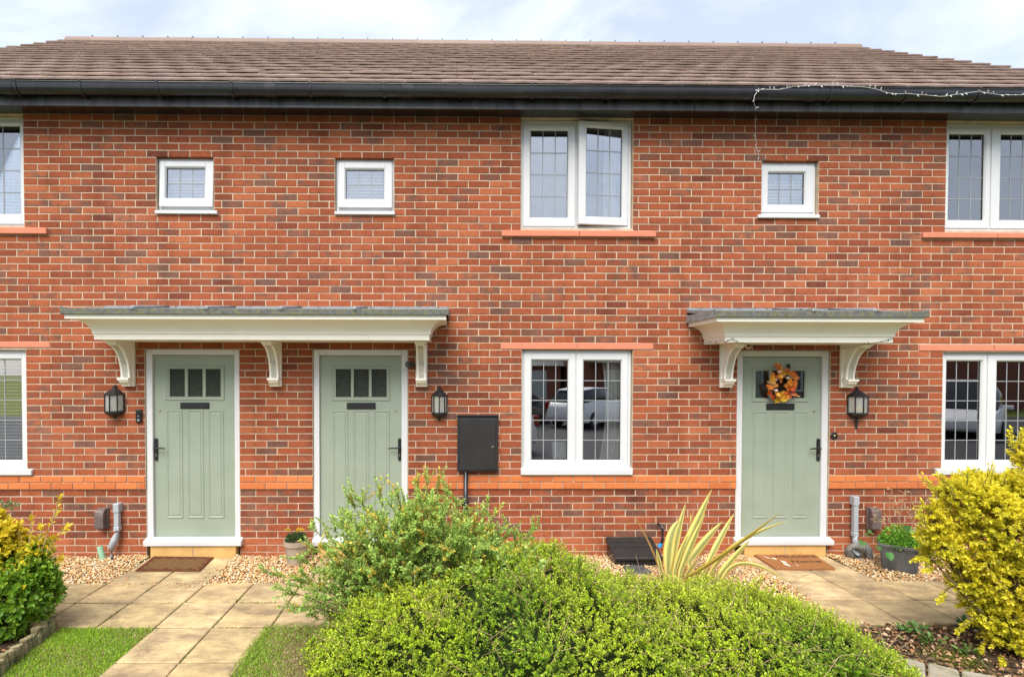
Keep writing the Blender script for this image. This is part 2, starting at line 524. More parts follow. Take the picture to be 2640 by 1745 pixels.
def np_obj(name, V, Fq, mat, parent=None, C=None, smooth=False):
    """V (n,3), Fq (m,k) faces of k corners, C (n,3) colours"""
    me = bpy.data.meshes.new(name)
    V = np.ascontiguousarray(V, dtype=np.float32); Fq = np.ascontiguousarray(Fq, dtype=np.int32)
    k = Fq.shape[1]
    me.vertices.add(len(V)); me.vertices.foreach_set('co', V.ravel())
    me.loops.add(Fq.size); me.loops.foreach_set('vertex_index', Fq.ravel())
    me.polygons.add(len(Fq))
    me.polygons.foreach_set('loop_start', np.arange(0, Fq.size, k, dtype=np.int32))
    me.update(calc_edges=True)
    if C is not None:
        a = me.color_attributes.new('Col', 'FLOAT_COLOR', 'POINT')
        a.data.foreach_set('color', np.hstack([C, np.ones((len(C), 1))]).astype(np.float32).ravel())
    if smooth: me.polygons.foreach_set('use_smooth', np.ones(len(Fq), dtype=bool))
    me.materials.append(MATS[mat])
    return link(name, me, parent)

def unit(a): return a / np.maximum(np.linalg.norm(a, axis=-1, keepdims=True), 1e-9)

def leaves(name, P, D, Nn, L, W, cm, ce, mat, parent=None, fold=0.15):
    """n leaves with a folded blade of six corners; cm midrib colour, ce edge colour"""
    D = unit(D); S = unit(np.cross(D, Nn)); U = np.cross(S, D)
    L = np.asarray(L)[:, None] * np.ones((1, 1)); W = np.asarray(W)[:, None]
    b = P; tip = P + D * L - U * L * 0.12
    f = U * W * fold
    r1 = P + D * L * 0.33 + S * W * 0.46 + f; l1 = P + D * L * 0.33 - S * W * 0.46 + f
    r2 = P + D * L * 0.70 + S * W * 0.40 + f * 0.7; l2 = P + D * L * 0.70 - S * W * 0.40 + f * 0.7
    V = np.stack([b, r1, r2, tip, l2, l1], axis=1).reshape(-1, 3)
    n = len(P); o = np.arange(n)[:, None] * 6
    Fq = np.concatenate([o + np.array([[0, 1, 2, 3]]), o + np.array([[0, 3, 4, 5]])], axis=1).reshape(-1, 4)
    C = np.stack([cm, ce, ce, cm, ce, ce], axis=1).reshape(-1, 3)
    return np_obj(name, V, Fq, mat, parent, C)

def twigs(name, P0, P1, r0, r1, mat, parent=None):
    d = unit(P1 - P0)
    ref = np.where(np.abs(d[:, 2:3]) > 0.9, np.array([[1.0, 0, 0]]), np.array([[0, 0, 1.0]]))
    a = unit(np.cross(d, ref)); b = np.cross(d, a)
    ring = []
    for P, r in ((P0, r0), (P1, r1)):
        for t in (0, 2.094, 4.189):
            ring.append(P + (a * math.cos(t) + b * math.sin(t)) * (r if np.isscalar(r) else r[:, None]))
    V = np.stack(ring, axis=1).reshape(-1, 3)
    o = np.arange(len(P0))[:, None] * 6
    Fq = np.concatenate([o + np.array([[0, 1, 4, 3]]), o + np.array([[1, 2, 5, 4]]), o + np.array([[2, 0, 3, 5]])], axis=1).reshape(-1, 4)
    return np_obj(name, V, Fq, mat, parent)

def shoot_leaves(P, D, S, k, spread, twist=2.4, start=0.12):
    """k leaves up each shoot (base P, direction D, length S): leaf bases, directions, normals, place 0..1"""
    D = unit(D); n = len(P)
    ref = unit(rng.normal(size=(n, 3))); A = unit(np.cross(D, ref)); Bv = np.cross(D, A)
    t = np.linspace(start, 1.0, k)[None, :] + rng.normal(0, 0.03, (n, k))
    ph = rng.uniform(0, 6.28, (n, 1)) + np.arange(k)[None, :] * twist + rng.normal(0, 0.25, (n, k))
    rad = A[:, None, :] * np.cos(ph)[..., None] + Bv[:, None, :] * np.sin(ph)[..., None]
    sp = spread * (1.15 - 0.6 * t)[..., None]
    d = unit(D[:, None, :] * (1 - 0.35 * sp) + rad * sp)
    p = P[:, None, :] + D[:, None, :] * (t * S[:, None])[..., None]
    nn = unit(D[:, None, :] * 0.8 - rad * 0.2 + np.array([0, 0, 0.35]) + rng.normal(0, 0.15, (n, k, 3)))
    return p.reshape(-1, 3), d.reshape(-1, 3), nn.reshape(-1, 3), t.reshape(-1)

def cmix(a, b, t): return np.asarray(a)[None, :] * (1 - t[:, None]) + np.asarray(b)[None, :] * t[:, None]

# ================================================================== THE HOUSE
house = thing('terraced_house', 'red brick terraced house with sage green doors and brown tiled roof', 'house', (0, 0, 0))
X0, X1 = -6.85, 7.0                       # ends of the terrace, both beyond the frame
Z_TOP = at(1250, 301).z                   # wall meets soffit
Z_BAND1 = at(1250, 1224).z                # top of the orange string course
NC = 50
CH = (at(1250, 318.5).z - Z_BAND1) / NC   # course height
BL, JT = 0.225, 0.010                     # brick length with joint, joint
YW = 0.05                                 # window frames sit this far back from the brick face
YD = 0.02

# openings: pixel boxes (u0,u1,v0,v1) of frames in the photograph
WIN = {
    'U0': (-216, 69.5, 300, 584), 'U2': (1342, 1628, 311, 592), 'U4': (2429, 2708, 320, 598),
    'S1': (408.5, 556, 409, 551), 'S2': (866, 1017, 411, 553), 'S3': (1957.5, 2103, 416, 561),
    'L0': (-206, 77, 902, 1220), 'L2': (1343.5, 1627, 902, 1219), 'L4': (2419, 2694, 908, 1219),
}
DOOR = {'D1': (377, 619, 898.5, 1404), 'D2': (808, 1052, 900, 1404), 'D3': (1897, 2135, 903, 1403)}
OPEN = {}
for k, (a, b_, c, d) in WIN.items(): OPEN[k] = rect(a, b_, c, d, YW)
for k, (a, b_, c, d) in DOOR.items():
    x0, x1, z0, z1 = rect(a, b_, c, d, YD)
    OPEN[k] = (x0, x1, -0.1, z1)
SILLS = {'U0': (-270, 121.5, 584, 603), 'U2': (1294, 1690.5, 592.5, 611), 'U4': (2378, 2760, 598, 615)}
LINTELS = {'L0': (-260, 129, 880, 895.5), 'L2': (1292, 1684, 884, 900.5), 'L4': (2369.5, 2745, 888.5, 905)}
SOLID = {}
for k, r_ in SILLS.items(): SOLID['s' + k] = rect(*r_, -0.02)
for k, r_ in LINTELS.items(): SOLID['l' + k] = rect(*r_, 0.0)

def cut(intervals, a, b_):
    out = []
    for s, e in intervals:
        if b_ <= s or a >= e: out.append((s, e)); continue
        if a > s: out.append((s, a))
        if b_ < e: out.append((b_, e))
    return out

def brick_verts(L, H, D, jit):
    """a worn brick: bevelled face with slightly uneven corners, origin at face centre"""
    bv = 0.0035
    j = lambda: random.uniform(-jit, jit)
    x, z = L / 2, H / 2
    o = [(-x + j(), 0.004, -z + j()), (x + j(), 0.004, -z + j()), (x + j(), 0.004, z + j()), (-x + j(), 0.004, z + j())]
    f = [(-x + bv + j(), j() * 0.7, -z + bv + j()), (x - bv + j(), j() * 0.7, -z + bv + j()), (x - bv + j(), j() * 0.7, z - bv + j()), (-x + bv + j(), j() * 0.7, z - bv + j())]
    r = [(-x, D, -z), (x, D, -z), (x, D, z), (-x, D, z)]
    fs = [(4, 5, 6, 7)]
    for i in range(4):
        k = (i + 1) % 4
        fs.append((i, k, 4 + k, 4 + i)); fs.append((8 + i, 8 + k, k, i))
    return o + f + r, fs

def brick_tone():
    q = random.random()
    if q < 0.66: g = random.uniform(0.0, 0.20)
    elif q < 0.93: g = random.uniform(0.24, 0.40)
    else: g = random.uniform(0.42, 0.60)
    return (min(1, max(0, random.gauss(0.56, 0.21))), g, random.random())

# mortar core with the openings left out
xs = sorted(set([X0, X1] + [v for r_ in OPEN.values() for v in r_[:2] if X0 < v < X1]))
Z_BAND0 = Z_BAND1 - 2 * CH
zs = sorted(set([-0.3, Z_BAND0, Z_TOP + 0.12] + [v for r_ in OPEN.values() for v in r_[2:] if -0.3 < v < Z_TOP + 0.1]))
def is_open(x, z):
    return any(r_[0] < x < r_[1] and r_[2] < z < r_[3] for r_ in OPEN.values())
mb = B()
for i in range(len(xs) - 1):
    for k in range(len(zs) - 1):
        xm, zm = (xs[i] + xs[i + 1]) / 2, (zs[k] + zs[k + 1]) / 2
        if is_open(xm, zm): continue
        yf = 0.0045 if zm > Z_BAND0 else 0.0165
        a, b_, c, d = xs[i], xs[i + 1], zs[k], zs[k + 1]
        mb._add([(a, yf, c), (b_, yf, c), (b_, yf, d), (a, yf, d)], [(0, 1, 2, 3)])
        mb._add([(a, 0.11, c), (b_, 0.11, c), (b_, 0.11, d), (a, 0.11, d)], [(3, 2, 1, 0)])
        e = 0.004
        for cond, q in ((i and is_open((xs[i - 1] + xs[i]) / 2, zm), [(a, yf, c), (a, yf, d), (a, 0.11, d), (a, 0.11, c)]),
                        (i < len(xs) - 2 and is_open((xs[i + 1] + xs[min(i + 2, len(xs) - 1)]) / 2, zm), [(b_, yf, c), (b_, 0.11, c), (b_, 0.11, d), (b_, yf, d)]),
                        (k and is_open(xm, (zs[k - 1] + zs[k]) / 2), [(a, yf, c), (a, 0.11, c), (b_, 0.11, c), (b_, yf, c)]),
                        (k < len(zs) - 2 and is_open(xm, (zs[k + 1] + zs[min(k + 2, len(zs) - 1)]) / 2), [(a, yf, d), (b_, yf, d), (b_, 0.11, d), (a, 0.11, d)])):
            if cond: mb._add(q, [(0, 1, 2, 3)])
wall = mb.obj('wall', 'mortar', house)

# bricks, course by course in stretcher bond
pieces = []
nlow = int((Z_BAND1 + 0.12) / CH) + 1
ntop = int(math.ceil((Z_TOP + 0.05 - Z_BAND1) / CH))
for c in range(-nlow, ntop):
    z0 = Z_BAND1 + c * CH; z1 = z0 + CH - JT
    if z1 < -0.06: continue
    iv = [(X0, X1)]
    zc = (z0 + z1) / 2
    for r_ in list(OPEN.values()) + list(SOLID.values()):
        if r_[2] < zc < r_[3]: iv = cut(iv, r_[0], r_[1])
    kind = 'band' if c in (-1, -2) else ('low' if c < -2 else 'main')
    if z0 < 0.155 and kind == 'low': kind = 'base'
    ph = (BL / 2 if c % 2 else 0.0) + 0.06 + random.uniform(-0.006, 0.006)
    for s, e in iv:
        s2 = s + (0.004 if s > X0 else 0); e2 = e - (0.004 if e < X1 else 0)
        k = math.floor((s2 - ph) / BL)
        cuts = [s2]
        while ph + (k + 1) * BL < e2 - 0.01:
            xk = ph + (k + 1) * BL
            if xk - cuts[-1] > 0.055: cuts.append(xk)
            k += 1
        if len(cuts) > 1 and e2 - cuts[-1] < 0.055: cuts.pop()
        cuts.append(e2)
        for a, b_ in zip(cuts[:-1], cuts[1:]):
            a2 = a if a == s2 else a + JT / 2; b2 = b_ if b_ == e2 else b_ - JT / 2
            if b2 - a2 > 0.02: pieces.append((a2, b2, z0, z1, kind))
full = [p for p in pieces if abs((p[1] - p[0]) - (BL - JT)) < 0.002 and p[4] == 'main']
hidden = [rect(1178, 1285, 1070, 1217), rect(160, 1155, 788, 880), rect(1775, 2390, 785, 885)]
def vis(p):
    x, z = (p[0] + p[1]) / 2, (p[2] + p[3]) / 2
    return z > 0.95 and not any(h[0] - .1 < x < h[1] + .1 and h[2] < z < h[3] for h in hidden)
full = sorted([p for p in full if vis(p)], key=lambda p: ((p[0] + p[1]) / 2) ** 2 + ((p[2] + p[3]) / 2 - 1.95) ** 2)[:290]
single = set((p[0], p[2]) for p in full)
variants = []
for i in range(48):
    vs, fs = brick_verts(BL - JT, CH - JT, 0.10, 0.0013)
    bb = B(); t_ = brick_tone(); bb._add(vs, fs, t_)
    variants.append(bb.mesh('brick', 'brick'))
for p in full:
    o = link('brick', random.choice(variants), wall)
    o.location = ((p[0] + p[1]) / 2, random.uniform(-0.0012, 0.0012), (p[2] + p[3]) / 2)
rest = B(); band = B()
for p in pieces:
    if (p[0], p[2]) in single: continue
    vs, fs = brick_verts(p[1] - p[0], p[3] - p[2], 0.09, 0.0013)
    yo = random.uniform(-0.0012, 0.0012) + (0.012 if p[4] in ('low', 'base') else (-0.006 if p[4] == 'band' else 0))
    vs = [(x + (p[0] + p[1]) / 2, y + yo, z + (p[2] + p[3]) / 2) for x, y, z in vs]
    tn = brick_tone()
    if p[4] == 'low': tn = (tn[0] * 0.8, tn[1] + 0.03, tn[2])
    if p[4] == 'base': tn = (0.8 + 0.2 * random.random(), 0.0, 0)
    if p[4] == 'band': band._add(vs, fs, (random.random(), 0, 0))
    else: rest._add(vs, fs, tn)
stuff(rest.obj('bricks', 'brick', wall))
# the orange string course: nearest ones singly
bandp = [p for p in pieces if p[4] == 'band']
stuff(band.obj('band_bricks', 'smooth_brick', wall))

# stone sills and lintels, each in two lengths
for k, r_ in SILLS.items():
    x0, x1, z0, z1 = SOLID['s' + k]
    xm = at(1492, 600).x if k == 'U2' else (x0 + x1) / 2
    for a, b_ in ((x0, xm - 0.003), (xm + 0.003, x1)):
        bb = B().prism_x([(0.05, z0 + 0.004), (-0.035, z0 + 0.002), (-0.037, z1 - 0.012), (0.05, z1 - 0.002)], a, b_)
        bb.obj('sill', 'salmon_stone', house, 0.004)
for k, r_ in LINTELS.items():
    x0, x1, z0, z1 = SOLID['l' + k]
    xm = at(1488.5, 890).x if k == 'L2' else at(2563, 890).x if k == 'L4' else (x0 + x1) / 2
    for a, b_ in ((x0, xm - 0.003), (xm + 0.003, x1)):
        B().box(a, b_, -0.006, 0.10, z0, z1).obj('lintel', 'salmon_stone', house, 0.004)

# ------------------------------------------------------------------ rooms behind the glass
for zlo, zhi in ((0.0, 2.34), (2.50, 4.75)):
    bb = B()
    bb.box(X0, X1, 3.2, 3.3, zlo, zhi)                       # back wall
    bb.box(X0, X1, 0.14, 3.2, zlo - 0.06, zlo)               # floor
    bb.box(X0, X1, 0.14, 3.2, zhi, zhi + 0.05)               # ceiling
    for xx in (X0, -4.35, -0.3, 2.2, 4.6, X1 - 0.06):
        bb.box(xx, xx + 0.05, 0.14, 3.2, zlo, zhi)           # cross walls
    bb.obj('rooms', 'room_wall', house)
B().box(X0 - 0.05, X0, 0.115, 7.9, -0.2, 4.8).box(X1, X1 + 0.05, 0.115, 7.9, -0.2, 4.8).box(X0, X1, 7.8, 7.9, -0.2, 4.8).obj('outer_walls', 'opp_brick', house)

# ------------------------------------------------------------------ windows
def rotz_about(x, y, ang):
    return Matrix.Translation((x, y, 0)) @ Matrix.Rotation(ang, 4, 'Z') @ Matrix.Translation((-x, -y, 0))
def rotx_about(y, z, ang):
    return Matrix.Translation((0, y, z)) @ Matrix.Rotation(ang, 4, 'X') @ Matrix.Translation((0, -y, -z))

def window(key, panes, cols, rows, mull=None, sashes=(), xfs=(), sill=True, sillv=None):
    """panes: pixel boxes of the glass; sashes: pixel boxes of each opening sash or None; xfs: how it stands open"""
    x0, x1, z0, z1 = OPEN[key]
    g = 0.004
    fw = 0.034
    fb = B()
    fb.frame(x0 + g, x1 - g, z0 + g, z1 - g, fw, YW, YW + 0.065, wt=fw + (0.02 if key[0] in 'UL' else 0), wb=fw + (0.04 if key[0] == 'S' else 0))
    if mull is not None:
        xm = at(mull, (WIN[key][2] + WIN[key][3]) / 2, YW).x
        fb.box(xm - 0.022, xm + 0.022, YW + 0.003, YW + 0.063, z0 + g + fw, z1 - g - fw)
    win = fb.obj('window', 'upvc', house, 0.004)
    for i, pb in enumerate(panes):
        px0, px1, pz0, pz1 = rect(*pb, YW + 0.022)
        sx0, sx1, sz0, sz1 = rect(*sashes[i], YW - 0.008)
        xf = xfs[i](sx0, sx1, sz0, sz1) if xfs and xfs[i] else None
        wl = [px0 - sx0, sx1 - px1, pz0 - sz0, sz1 - pz1]
        sb = B()
        ys, yb = YW - 0.010, YW + 0.045
        # sash: outer bars with a sloping glazing bead inside
        sb.box(sx0, px0 - 0.012, ys, yb, sz0, sz1); sb.box(px1 + 0.012, sx1, ys, yb, sz0, sz1)
        sb.box(px0 - 0.012, px1 + 0.012, ys, yb, sz0, pz0 - 0.012); sb.box(px0 - 0.012, px1 + 0.012, ys, yb, pz1 + 0.012, sz1)
        sb.mitre(px0 - 0.012, px1 + 0.012, pz0 - 0.012, pz1 + 0.012, [(0, ys + 0.002), (0.003, ys + 0.002), (0.013, ys + 0.020), (0.013, yb - 0.006)])
        if xf: sb.xf(xf)
        sb.obj('sash', 'upvc', win, 0.003)
        # rubber gasket line between bead and glass
        gb = B().frame(px0, px1, pz0, pz1, 0.004, YW + 0.016, YW + 0.03)
        if xf: gb.xf(xf)
        gb.obj('gasket', 'rubber', win)
        pn = B().box(px0 + 0.002, px1 - 0.002, YW + 0.022, YW + 0.026, pz0 + 0.002, pz1 - 0.002)
        if xf: pn.xf(xf)
        pn.obj('pane', 'window_glass', win)
        for c in range(1, cols):
            x = px0 + (px1 - px0) * c / cols
            lb = B().box(x - 0.0038, x + 0.0038, YW + 0.0195, YW + 0.0215, pz0 + 0.004, pz1 - 0.004)
            if xf: lb.xf(xf)
            lb.obj('lead_strip', 'lead_strip', win)
        for r_ in range(1, rows):
            z = pz0 + (pz1 - pz0) * r_ / rows
            lb = B().box(px0 + 0.004, px1 - 0.004, YW + 0.0180, YW + 0.0193, z - 0.0038, z + 0.0038)
            if xf: lb.xf(xf)
            lb.obj('lead_strip', 'lead_strip', win)
    if sill:
        s0, s1, t0, t1 = rect(*sillv, -0.03)
        B().prism_x([(YW + 0.05, t0 + 0.006), (-0.028, t0), (-0.03, t1 - 0.010), (YW - 0.012, t1)], s0, s1).obj('sill', 'upvc', win, 0.004)
    return win

ajar_side = lambda a: (lambda sx0, sx1, sz0, sz1: rotz_about(sx1, YW - 0.01, a))
ajar_top = lambda a: (lambda sx0, sx1, sz0, sz1: rotx_about(YW - 0.01, sz1, a))
window('U0', [(-85, 56, 327, 553), (-190, -110, 327, 553)], 3, 4, -98, [(-96, 66, 314, 578), (-212, -100, 314, 578)], sill=False)
window('U2', [(1367.5, 1463, 339, 563), (1507.5, 1602, 337, 563)], 3, 4, 1486, [(1349, 1483, 323, 584), (1488, 1619, 319, 582)], xfs=(None, ajar_side(math.radians(7))), sill=False)
window('U4', [(2441, 2533, 348, 569), (2573.5, 2666, 349, 569)], 3, 4, 2553, [(2432.5, 2551, 332, 589), (2555.5, 2700, 332, 590)], sill=False)
for key, gp, sp, sv, an in (('S1', (432.5, 531, 436, 514.5), (413.5, 551, 415, 535), (398, 559, 540, 551), -3.6), ('S2', (893, 990.5, 440, 517), (873, 1011, 417, 537), (862, 1018, 543, 553), -3.0), ('S3', (1978, 2071, 448, 529), (1961.5, 2098, 423, 548), (1956, 2115, 551, 562), 0)):
    window(key, [gp], 3, 2, None, [sp], xfs=(ajar_top(math.radians(an)),) if an else (), sillv=sv)
window('L0', [(-80, 60, 927, 1185), (-185, -105, 927, 1185)], 3, 5, -93, [(-91, 74, 911, 1207), (-202, -95, 911, 1207)], sillv=(-220, 80, 1209, 1225))
window('L2', [(1370, 1463, 929, 1185), (1503, 1599, 930, 1185)], 3, 5, 1484.5, [(1351, 1483, 911, 1206), (1486.5, 1618, 911, 1206)], sillv=(1343, 1632, 1207, 1224.5))
window('L4', [(2433.5, 2523.5, 931, 1185), (2562.5, 2655, 932, 1185)], 3, 5, 2543, [(2423, 2541, 916, 1206), (2545, 2686, 916, 1207)], sillv=(2416, 2705, 1207, 1224))
# dark boards closing the eaves over the tall upper windows
for k in ('U0', 'U2', 'U4'):
    x0, x1, z0, z1 = OPEN[k]
    B().box(x0 + 0.006, x1 - 0.006, YW - 0.022, YW + 0.06, z1 + 0.002, Z_TOP + 0.05).obj('head_board', 'fascia', house)

# ------------------------------------------------------------------ doors
def door(key, leaf, glass, panesv, letter, panels, spy, handle, thr, step):
    ox0, ox1, _, oz1 = OPEN[key]
    x0, x1, z0, z1 = rect(*leaf, YD + 0.03)
    yl = YD + 0.030
    gx0, gx1, gz0, gz1 = rect(*glass, yl)
    prects = [rect(*p, yl + 0.006) for p in panesv]
    px0, px1 = prects[0][0], prects[-1][1]; pz0, pz1 = prects[0][2], prects[0][3]
    lb = B()
    lb.box(x0, px0, yl, yl + 0.045, z0, z1); lb.box(px1, x1, yl, yl + 0.045, z0, z1)
    lb.box(px0, px1, yl, yl + 0.045, z0, pz0); lb.box(px0, px1, yl, yl + 0.045, pz1, z1)
    d = lb.obj('door', 'sage_paint', house)
    # glazing moulding, muntins, panes
    B().mitre(gx0, gx1, gz0, gz1, [(0, yl - 0.0005), (0.006, yl - 0.010), (0.014, yl - 0.010), (0.02, yl - 0.004), (0.032, yl - 0.004), (0.040, yl + 0.012)]).obj('glazing_bead', 'sage_paint', d)
    for a, b_ in zip(prects[:-1], prects[1:]):
        B().box(a[1], b_[0], yl - 0.003, yl + 0.03, pz0 - 0.002, pz1 + 0.002).obj('muntin', 'sage_paint', d, 0.004)
    for p in prects:
        B().box(p[0] - 0.003, p[1] + 0.003, yl + 0.014, yl + 0.02, pz0 - 0.003, pz1 + 0.003).obj('pane', 'obscure_glass' if key != 'D3' else 'door_glass', d)
    # raised panels
    for (u0, u1, v0, v1) in panels:
        a0, a1, c0, c1 = rect(u0, u1, v0, v1, yl)
        pb = B().mitre(a0, a1, c0, c1, [(0, yl - 0.0006), (0.005, yl - 0.007), (0.012, yl - 0.007), (0.020, yl - 0.0012), (0.028, yl - 0.0012), (0.034, yl - 0.006)])
        i = 0.034
        pb._add([(a0 + i, yl - 0.006, c0 + i), (a1 - i, yl - 0.006, c0 + i), (a1 - i, yl - 0.006, c1 - i), (a0 + i, yl - 0.006, c1 - i)], [(0, 1, 2, 3)])
        pb.obj('panel', 'sage_paint', d)
    a0, a1, c0, c1 = rect(*letter, yl - 0.01)
    B().box(a0, a1, yl - 0.012, yl - 0.0005, c0, c1).obj('letter_plate', 'black_iron', d, 0.004)
    B().box(a0 + 0.012, a1 - 0.012, yl - 0.017, yl - 0.0125, c0 + 0.008, c1 - 0.008).obj('letter_flap', 'black_iron', d, 0.003)
    s = at(*spy, yl)
    B().lathe([(0.0, -0.001), (0.006, -0.0005), (0.011, 0.006), (0.0125, 0.006), (0.0125, 0.0)], (0, 0, 0), 14).xf(Matrix.Translation((s.x, yl - 0.006, s.z)) @ Matrix.Rotation(math.radians(-90), 4, 'X')).obj('spyhole', 'brass', d)
    hx, hz0, hz1, lever = handle
    h0 = at(hx, hz1, yl); h1 = at(hx, hz0, yl); lv = at(lever, (hz0 + hz1) / 2 - 5, yl - 0.05)
    hb = B()
    prof = []
    for i in range(13):
        t = math.pi * i / 12
        prof.append((h0.x + 0.017 * math.cos(t), h1.z - 0.017 + 0.017 * math.sin(t)))
    for i in range(13):
        t = math.pi + math.pi * i / 12
        prof.append((h0.x + 0.017 * math.cos(t), h0.z + 0.017 + 0.017 * math.sin(t)))
    n = len(prof)
    vs = [(x, yl - 0.010, z) for x, z in prof] + [(x, yl - 0.0005, z) for x, z in prof]
    hb._add(vs, [tuple(range(n))] + [(i, n + i, n + (i + 1) % n, (i + 1) % n) for i in range(n)])
    zl = h0.z + (h1.z - h0.z) * 0.58
    sg = 1 if lv.x > h0.x else -1
    hb.tube([(h0.x, yl - 0.008, zl), (h0.x, yl - 0.05, zl), (h0.x + sg * 0.03, yl - 0.056, zl), (h0.x + sg * 0.075, yl - 0.056, zl + 0.001), (h0.x + sg * 0.115, yl - 0.054, zl - 0.004)], [0.010, 0.009, 0.009, 0.0085, 0.0075], 10)
    hb.lathe([(0.012, 0), (0.014, 0.004), (0.0, 0.004)], (0, 0, 0), 12).xf(Matrix.Identity(4))
    hb.v = hb.v; hb.obj('handle', 'black_iron', d, smooth=False)
    hh = B().box(h0.x - 0.004, h0.x + 0.004, yl - 0.013, yl - 0.0105, h0.z + 0.05, h0.z + 0.07); hh.obj('keyhole', 'brass', d)
    # frame
    g = 0.003
    fz = at((leaf[0] + leaf[1]) / 2, thr[2], YD).z
    fb = B()
    tx0, tx1, tz0, tz1 = rect(*thr, YD - 0.03)
    for a, b_ in ((ox0 + g, x0 - 0.003), (x1 + 0.003, ox1 - g)):
        fb.box(a, b_, YD, YD + 0.075, tz1, oz1 - g)
    fb.box(x0 - 0.003, x1 + 0.003, YD, YD + 0.075, z1 + 0.004, oz1 - g)
    fb.box(x0 - 0.003, x1 + 0.003, yl + 0.046, yl + 0.06, tz1, z1 + 0.004)
    fb.obj('door_frame', 'upvc', d, 0.004)
    B().prism_x([(YD + 0.075, tz0), (-0.055, tz0), (-0.057, tz1 - 0.022), (YD - 0.005, tz1), (YD + 0.075, tz1)], tx0, tx1).obj('threshold', 'upvc', d, 0.005)
    B().box(x0, x1, yl - 0.006, yl + 0.02, tz1 + 0.001, z0 - 0.002).obj('weather_bar', 'black_plastic', d)
    # tan stone below, in two lengths
    s0, s1, c0, c1 = rect(*step, -0.03)
    xm = s0 + (s1 - s0) * 0.5
    for a, b_ in ((s0, xm - 0.004), (xm + 0.004, s1)):
        B().box(a, b_, -0.035, 0.09, -0.06, tz0 - 0.002).obj('step', 'step_stone', house, 0.005)
    B().box(xm - 0.004, xm + 0.004, -0.031, 0.09, -0.06, tz0 - 0.004).obj('step_joint', 'mortar', house)
    return d

make_glass('door_glass', 0.10, (0.5, 0.55, 0.55))
door('D1', (398.5, 607, 916, 1384), (426.5, 579.5, 941.5, 1032), [(438, 477, 950.5, 1023), (485, 523, 950.5, 1023), (531, 569.5, 950.5, 1023)],
     (464.5, 539, 1037.5, 1053.5), [(430, 472, 1057, 1335), (484, 526, 1057, 1335), (537, 578, 1057, 1335)], (412, 1057.5), (404, 1129, 1187, 426), (374.5, 625.5, 1386, 1404.5), (388, 608.5, 1405, 1434))
door('D2', (826, 1035, 917, 1384), (855, 1006, 942, 1033), [(866, 905, 951, 1024), (912.5, 951, 951, 1024), (958.5, 997.5, 951, 1024)],
     (894, 968, 1038, 1054.5), [(858, 898, 1058, 1335), (911, 952, 1058, 1335), (964, 1005, 1058, 1335)], (1021, 1058), (1030.5, 1129, 1187, 1001), (806, 1057, 1386, 1404.5), (818, 1040, 1405, 1434))
door('D3', (1910, 2113, 920, 1382), (1938, 2084.5, 946.5, 1036), [(1947, 1983, 955, 1026), (1990, 2030, 955, 1026), (2041, 2077, 955, 1026)],
     (1976.5, 2049, 1040, 1056.5), [(1940, 1978, 1060, 1335), (1991, 2030, 1060, 1335), (2043, 2081, 1060, 1335)], (2098.5, 1060), (2108, 1130, 1188, 2089), (1893, 2144, 1386, 1402.5), (1919, 2129, 1403, 1430))

# ------------------------------------------------------------------ eaves, gutter, roof
YE, ZE = -0.245, at(1185, 281.5, -0.245).z + 0.012                     # fascia face, soffit height
B()._add([(X0, YE + 0.02, ZE), (X1, YE + 0.02, ZE), (X1, 0.06, Z_TOP + 0.004), (X0, 0.06, Z_TOP + 0.004)], [(0, 3, 2, 1)]).obj('soffit', 'black_plastic', house)
fx = [X0 - 0.05, at(32, 262, YE).x, at(1790, 280, YE).x, at(2556, 280, YE).x, X1 + 0.05]
for a, b_ in zip(fx[:-1], fx[1:]):
    B().box(a + 0.001, b_ - 0.001, YE, YE + 0.019, ZE - 0.012, ZE + 0.215).obj('fascia_board', 'fascia', house, 0.003)
screws = B()
yg = YE - 0.066; RG = 0.062
zg = at(1185, 217.5, yg - RG).z
GH = (zg - at(1185, 253, yg).z) / RG
def gut_prof(r, k=0.0):
    out = []
    for i in range(15):
        t = math.pi * i / 14
        out.append((yg - r * math.cos(t), zg - (r * GH) * (math.sin(t) ** 0.62)))
    return out
outer = gut_prof(RG); inner = gut_prof(RG - 0.005)[::-1]
outer = [(outer[0][0] - 0.006, zg), (outer[0][0] - 0.008, zg - 0.006), (outer[0][0] - 0.001, zg - 0.012)] + outer[1:]
GX = [X0 - 0.05, at(26, 225, yg).x, at(700, 230, yg).x, at(1052, 233, yg).x, at(2085, 240, yg).x, X1 + 0.05]
gut = B().prism_x(outer + inner, GX[0], GX[-1]).obj('gutter', 'black_plastic', house)
gut.modifiers.new('b', 'BEVEL').width = 0.001
for xg in GX[1:-1]:                        # union joints
    o_ = gut_prof(RG + 0.004); i_ = gut_prof(RG + 0.0005)[::-1]
    B().prism_x(o_ + i_, xg - 0.055, xg + 0.055).obj('union', 'black_plastic', gut, 0.002)
bx_ = [38, 205, 404, 596, 799, 990, 1185, 1372, 1570, 1757, 1948, 2145, 2341, 2527]
for u in bx_:
    x = at(u, 225, yg - RG).x
    o_ = [(yg - RG - 0.010, zg + 0.004)] + gut_prof(RG + 0.006) + [(YE - 0.001, zg)]
    i_ = gut_prof(RG + 0.001)[::-1]
    bk = B().prism_x(gut_prof(RG + 0.007) + i_, x - 0.011, x + 0.011)
    bk.box(x - 0.011, x + 0.011, yg - RG - 0.012, yg - RG + 0.006, zg - 0.008, zg + 0.007)
    bk.box(x - 0.02, x + 0.02, YE - 0.006, YE - 0.0005, zg - 0.12, zg - 0.02)
    bk.obj('gutter_bracket', 'black_plastic', gut, 0.002)

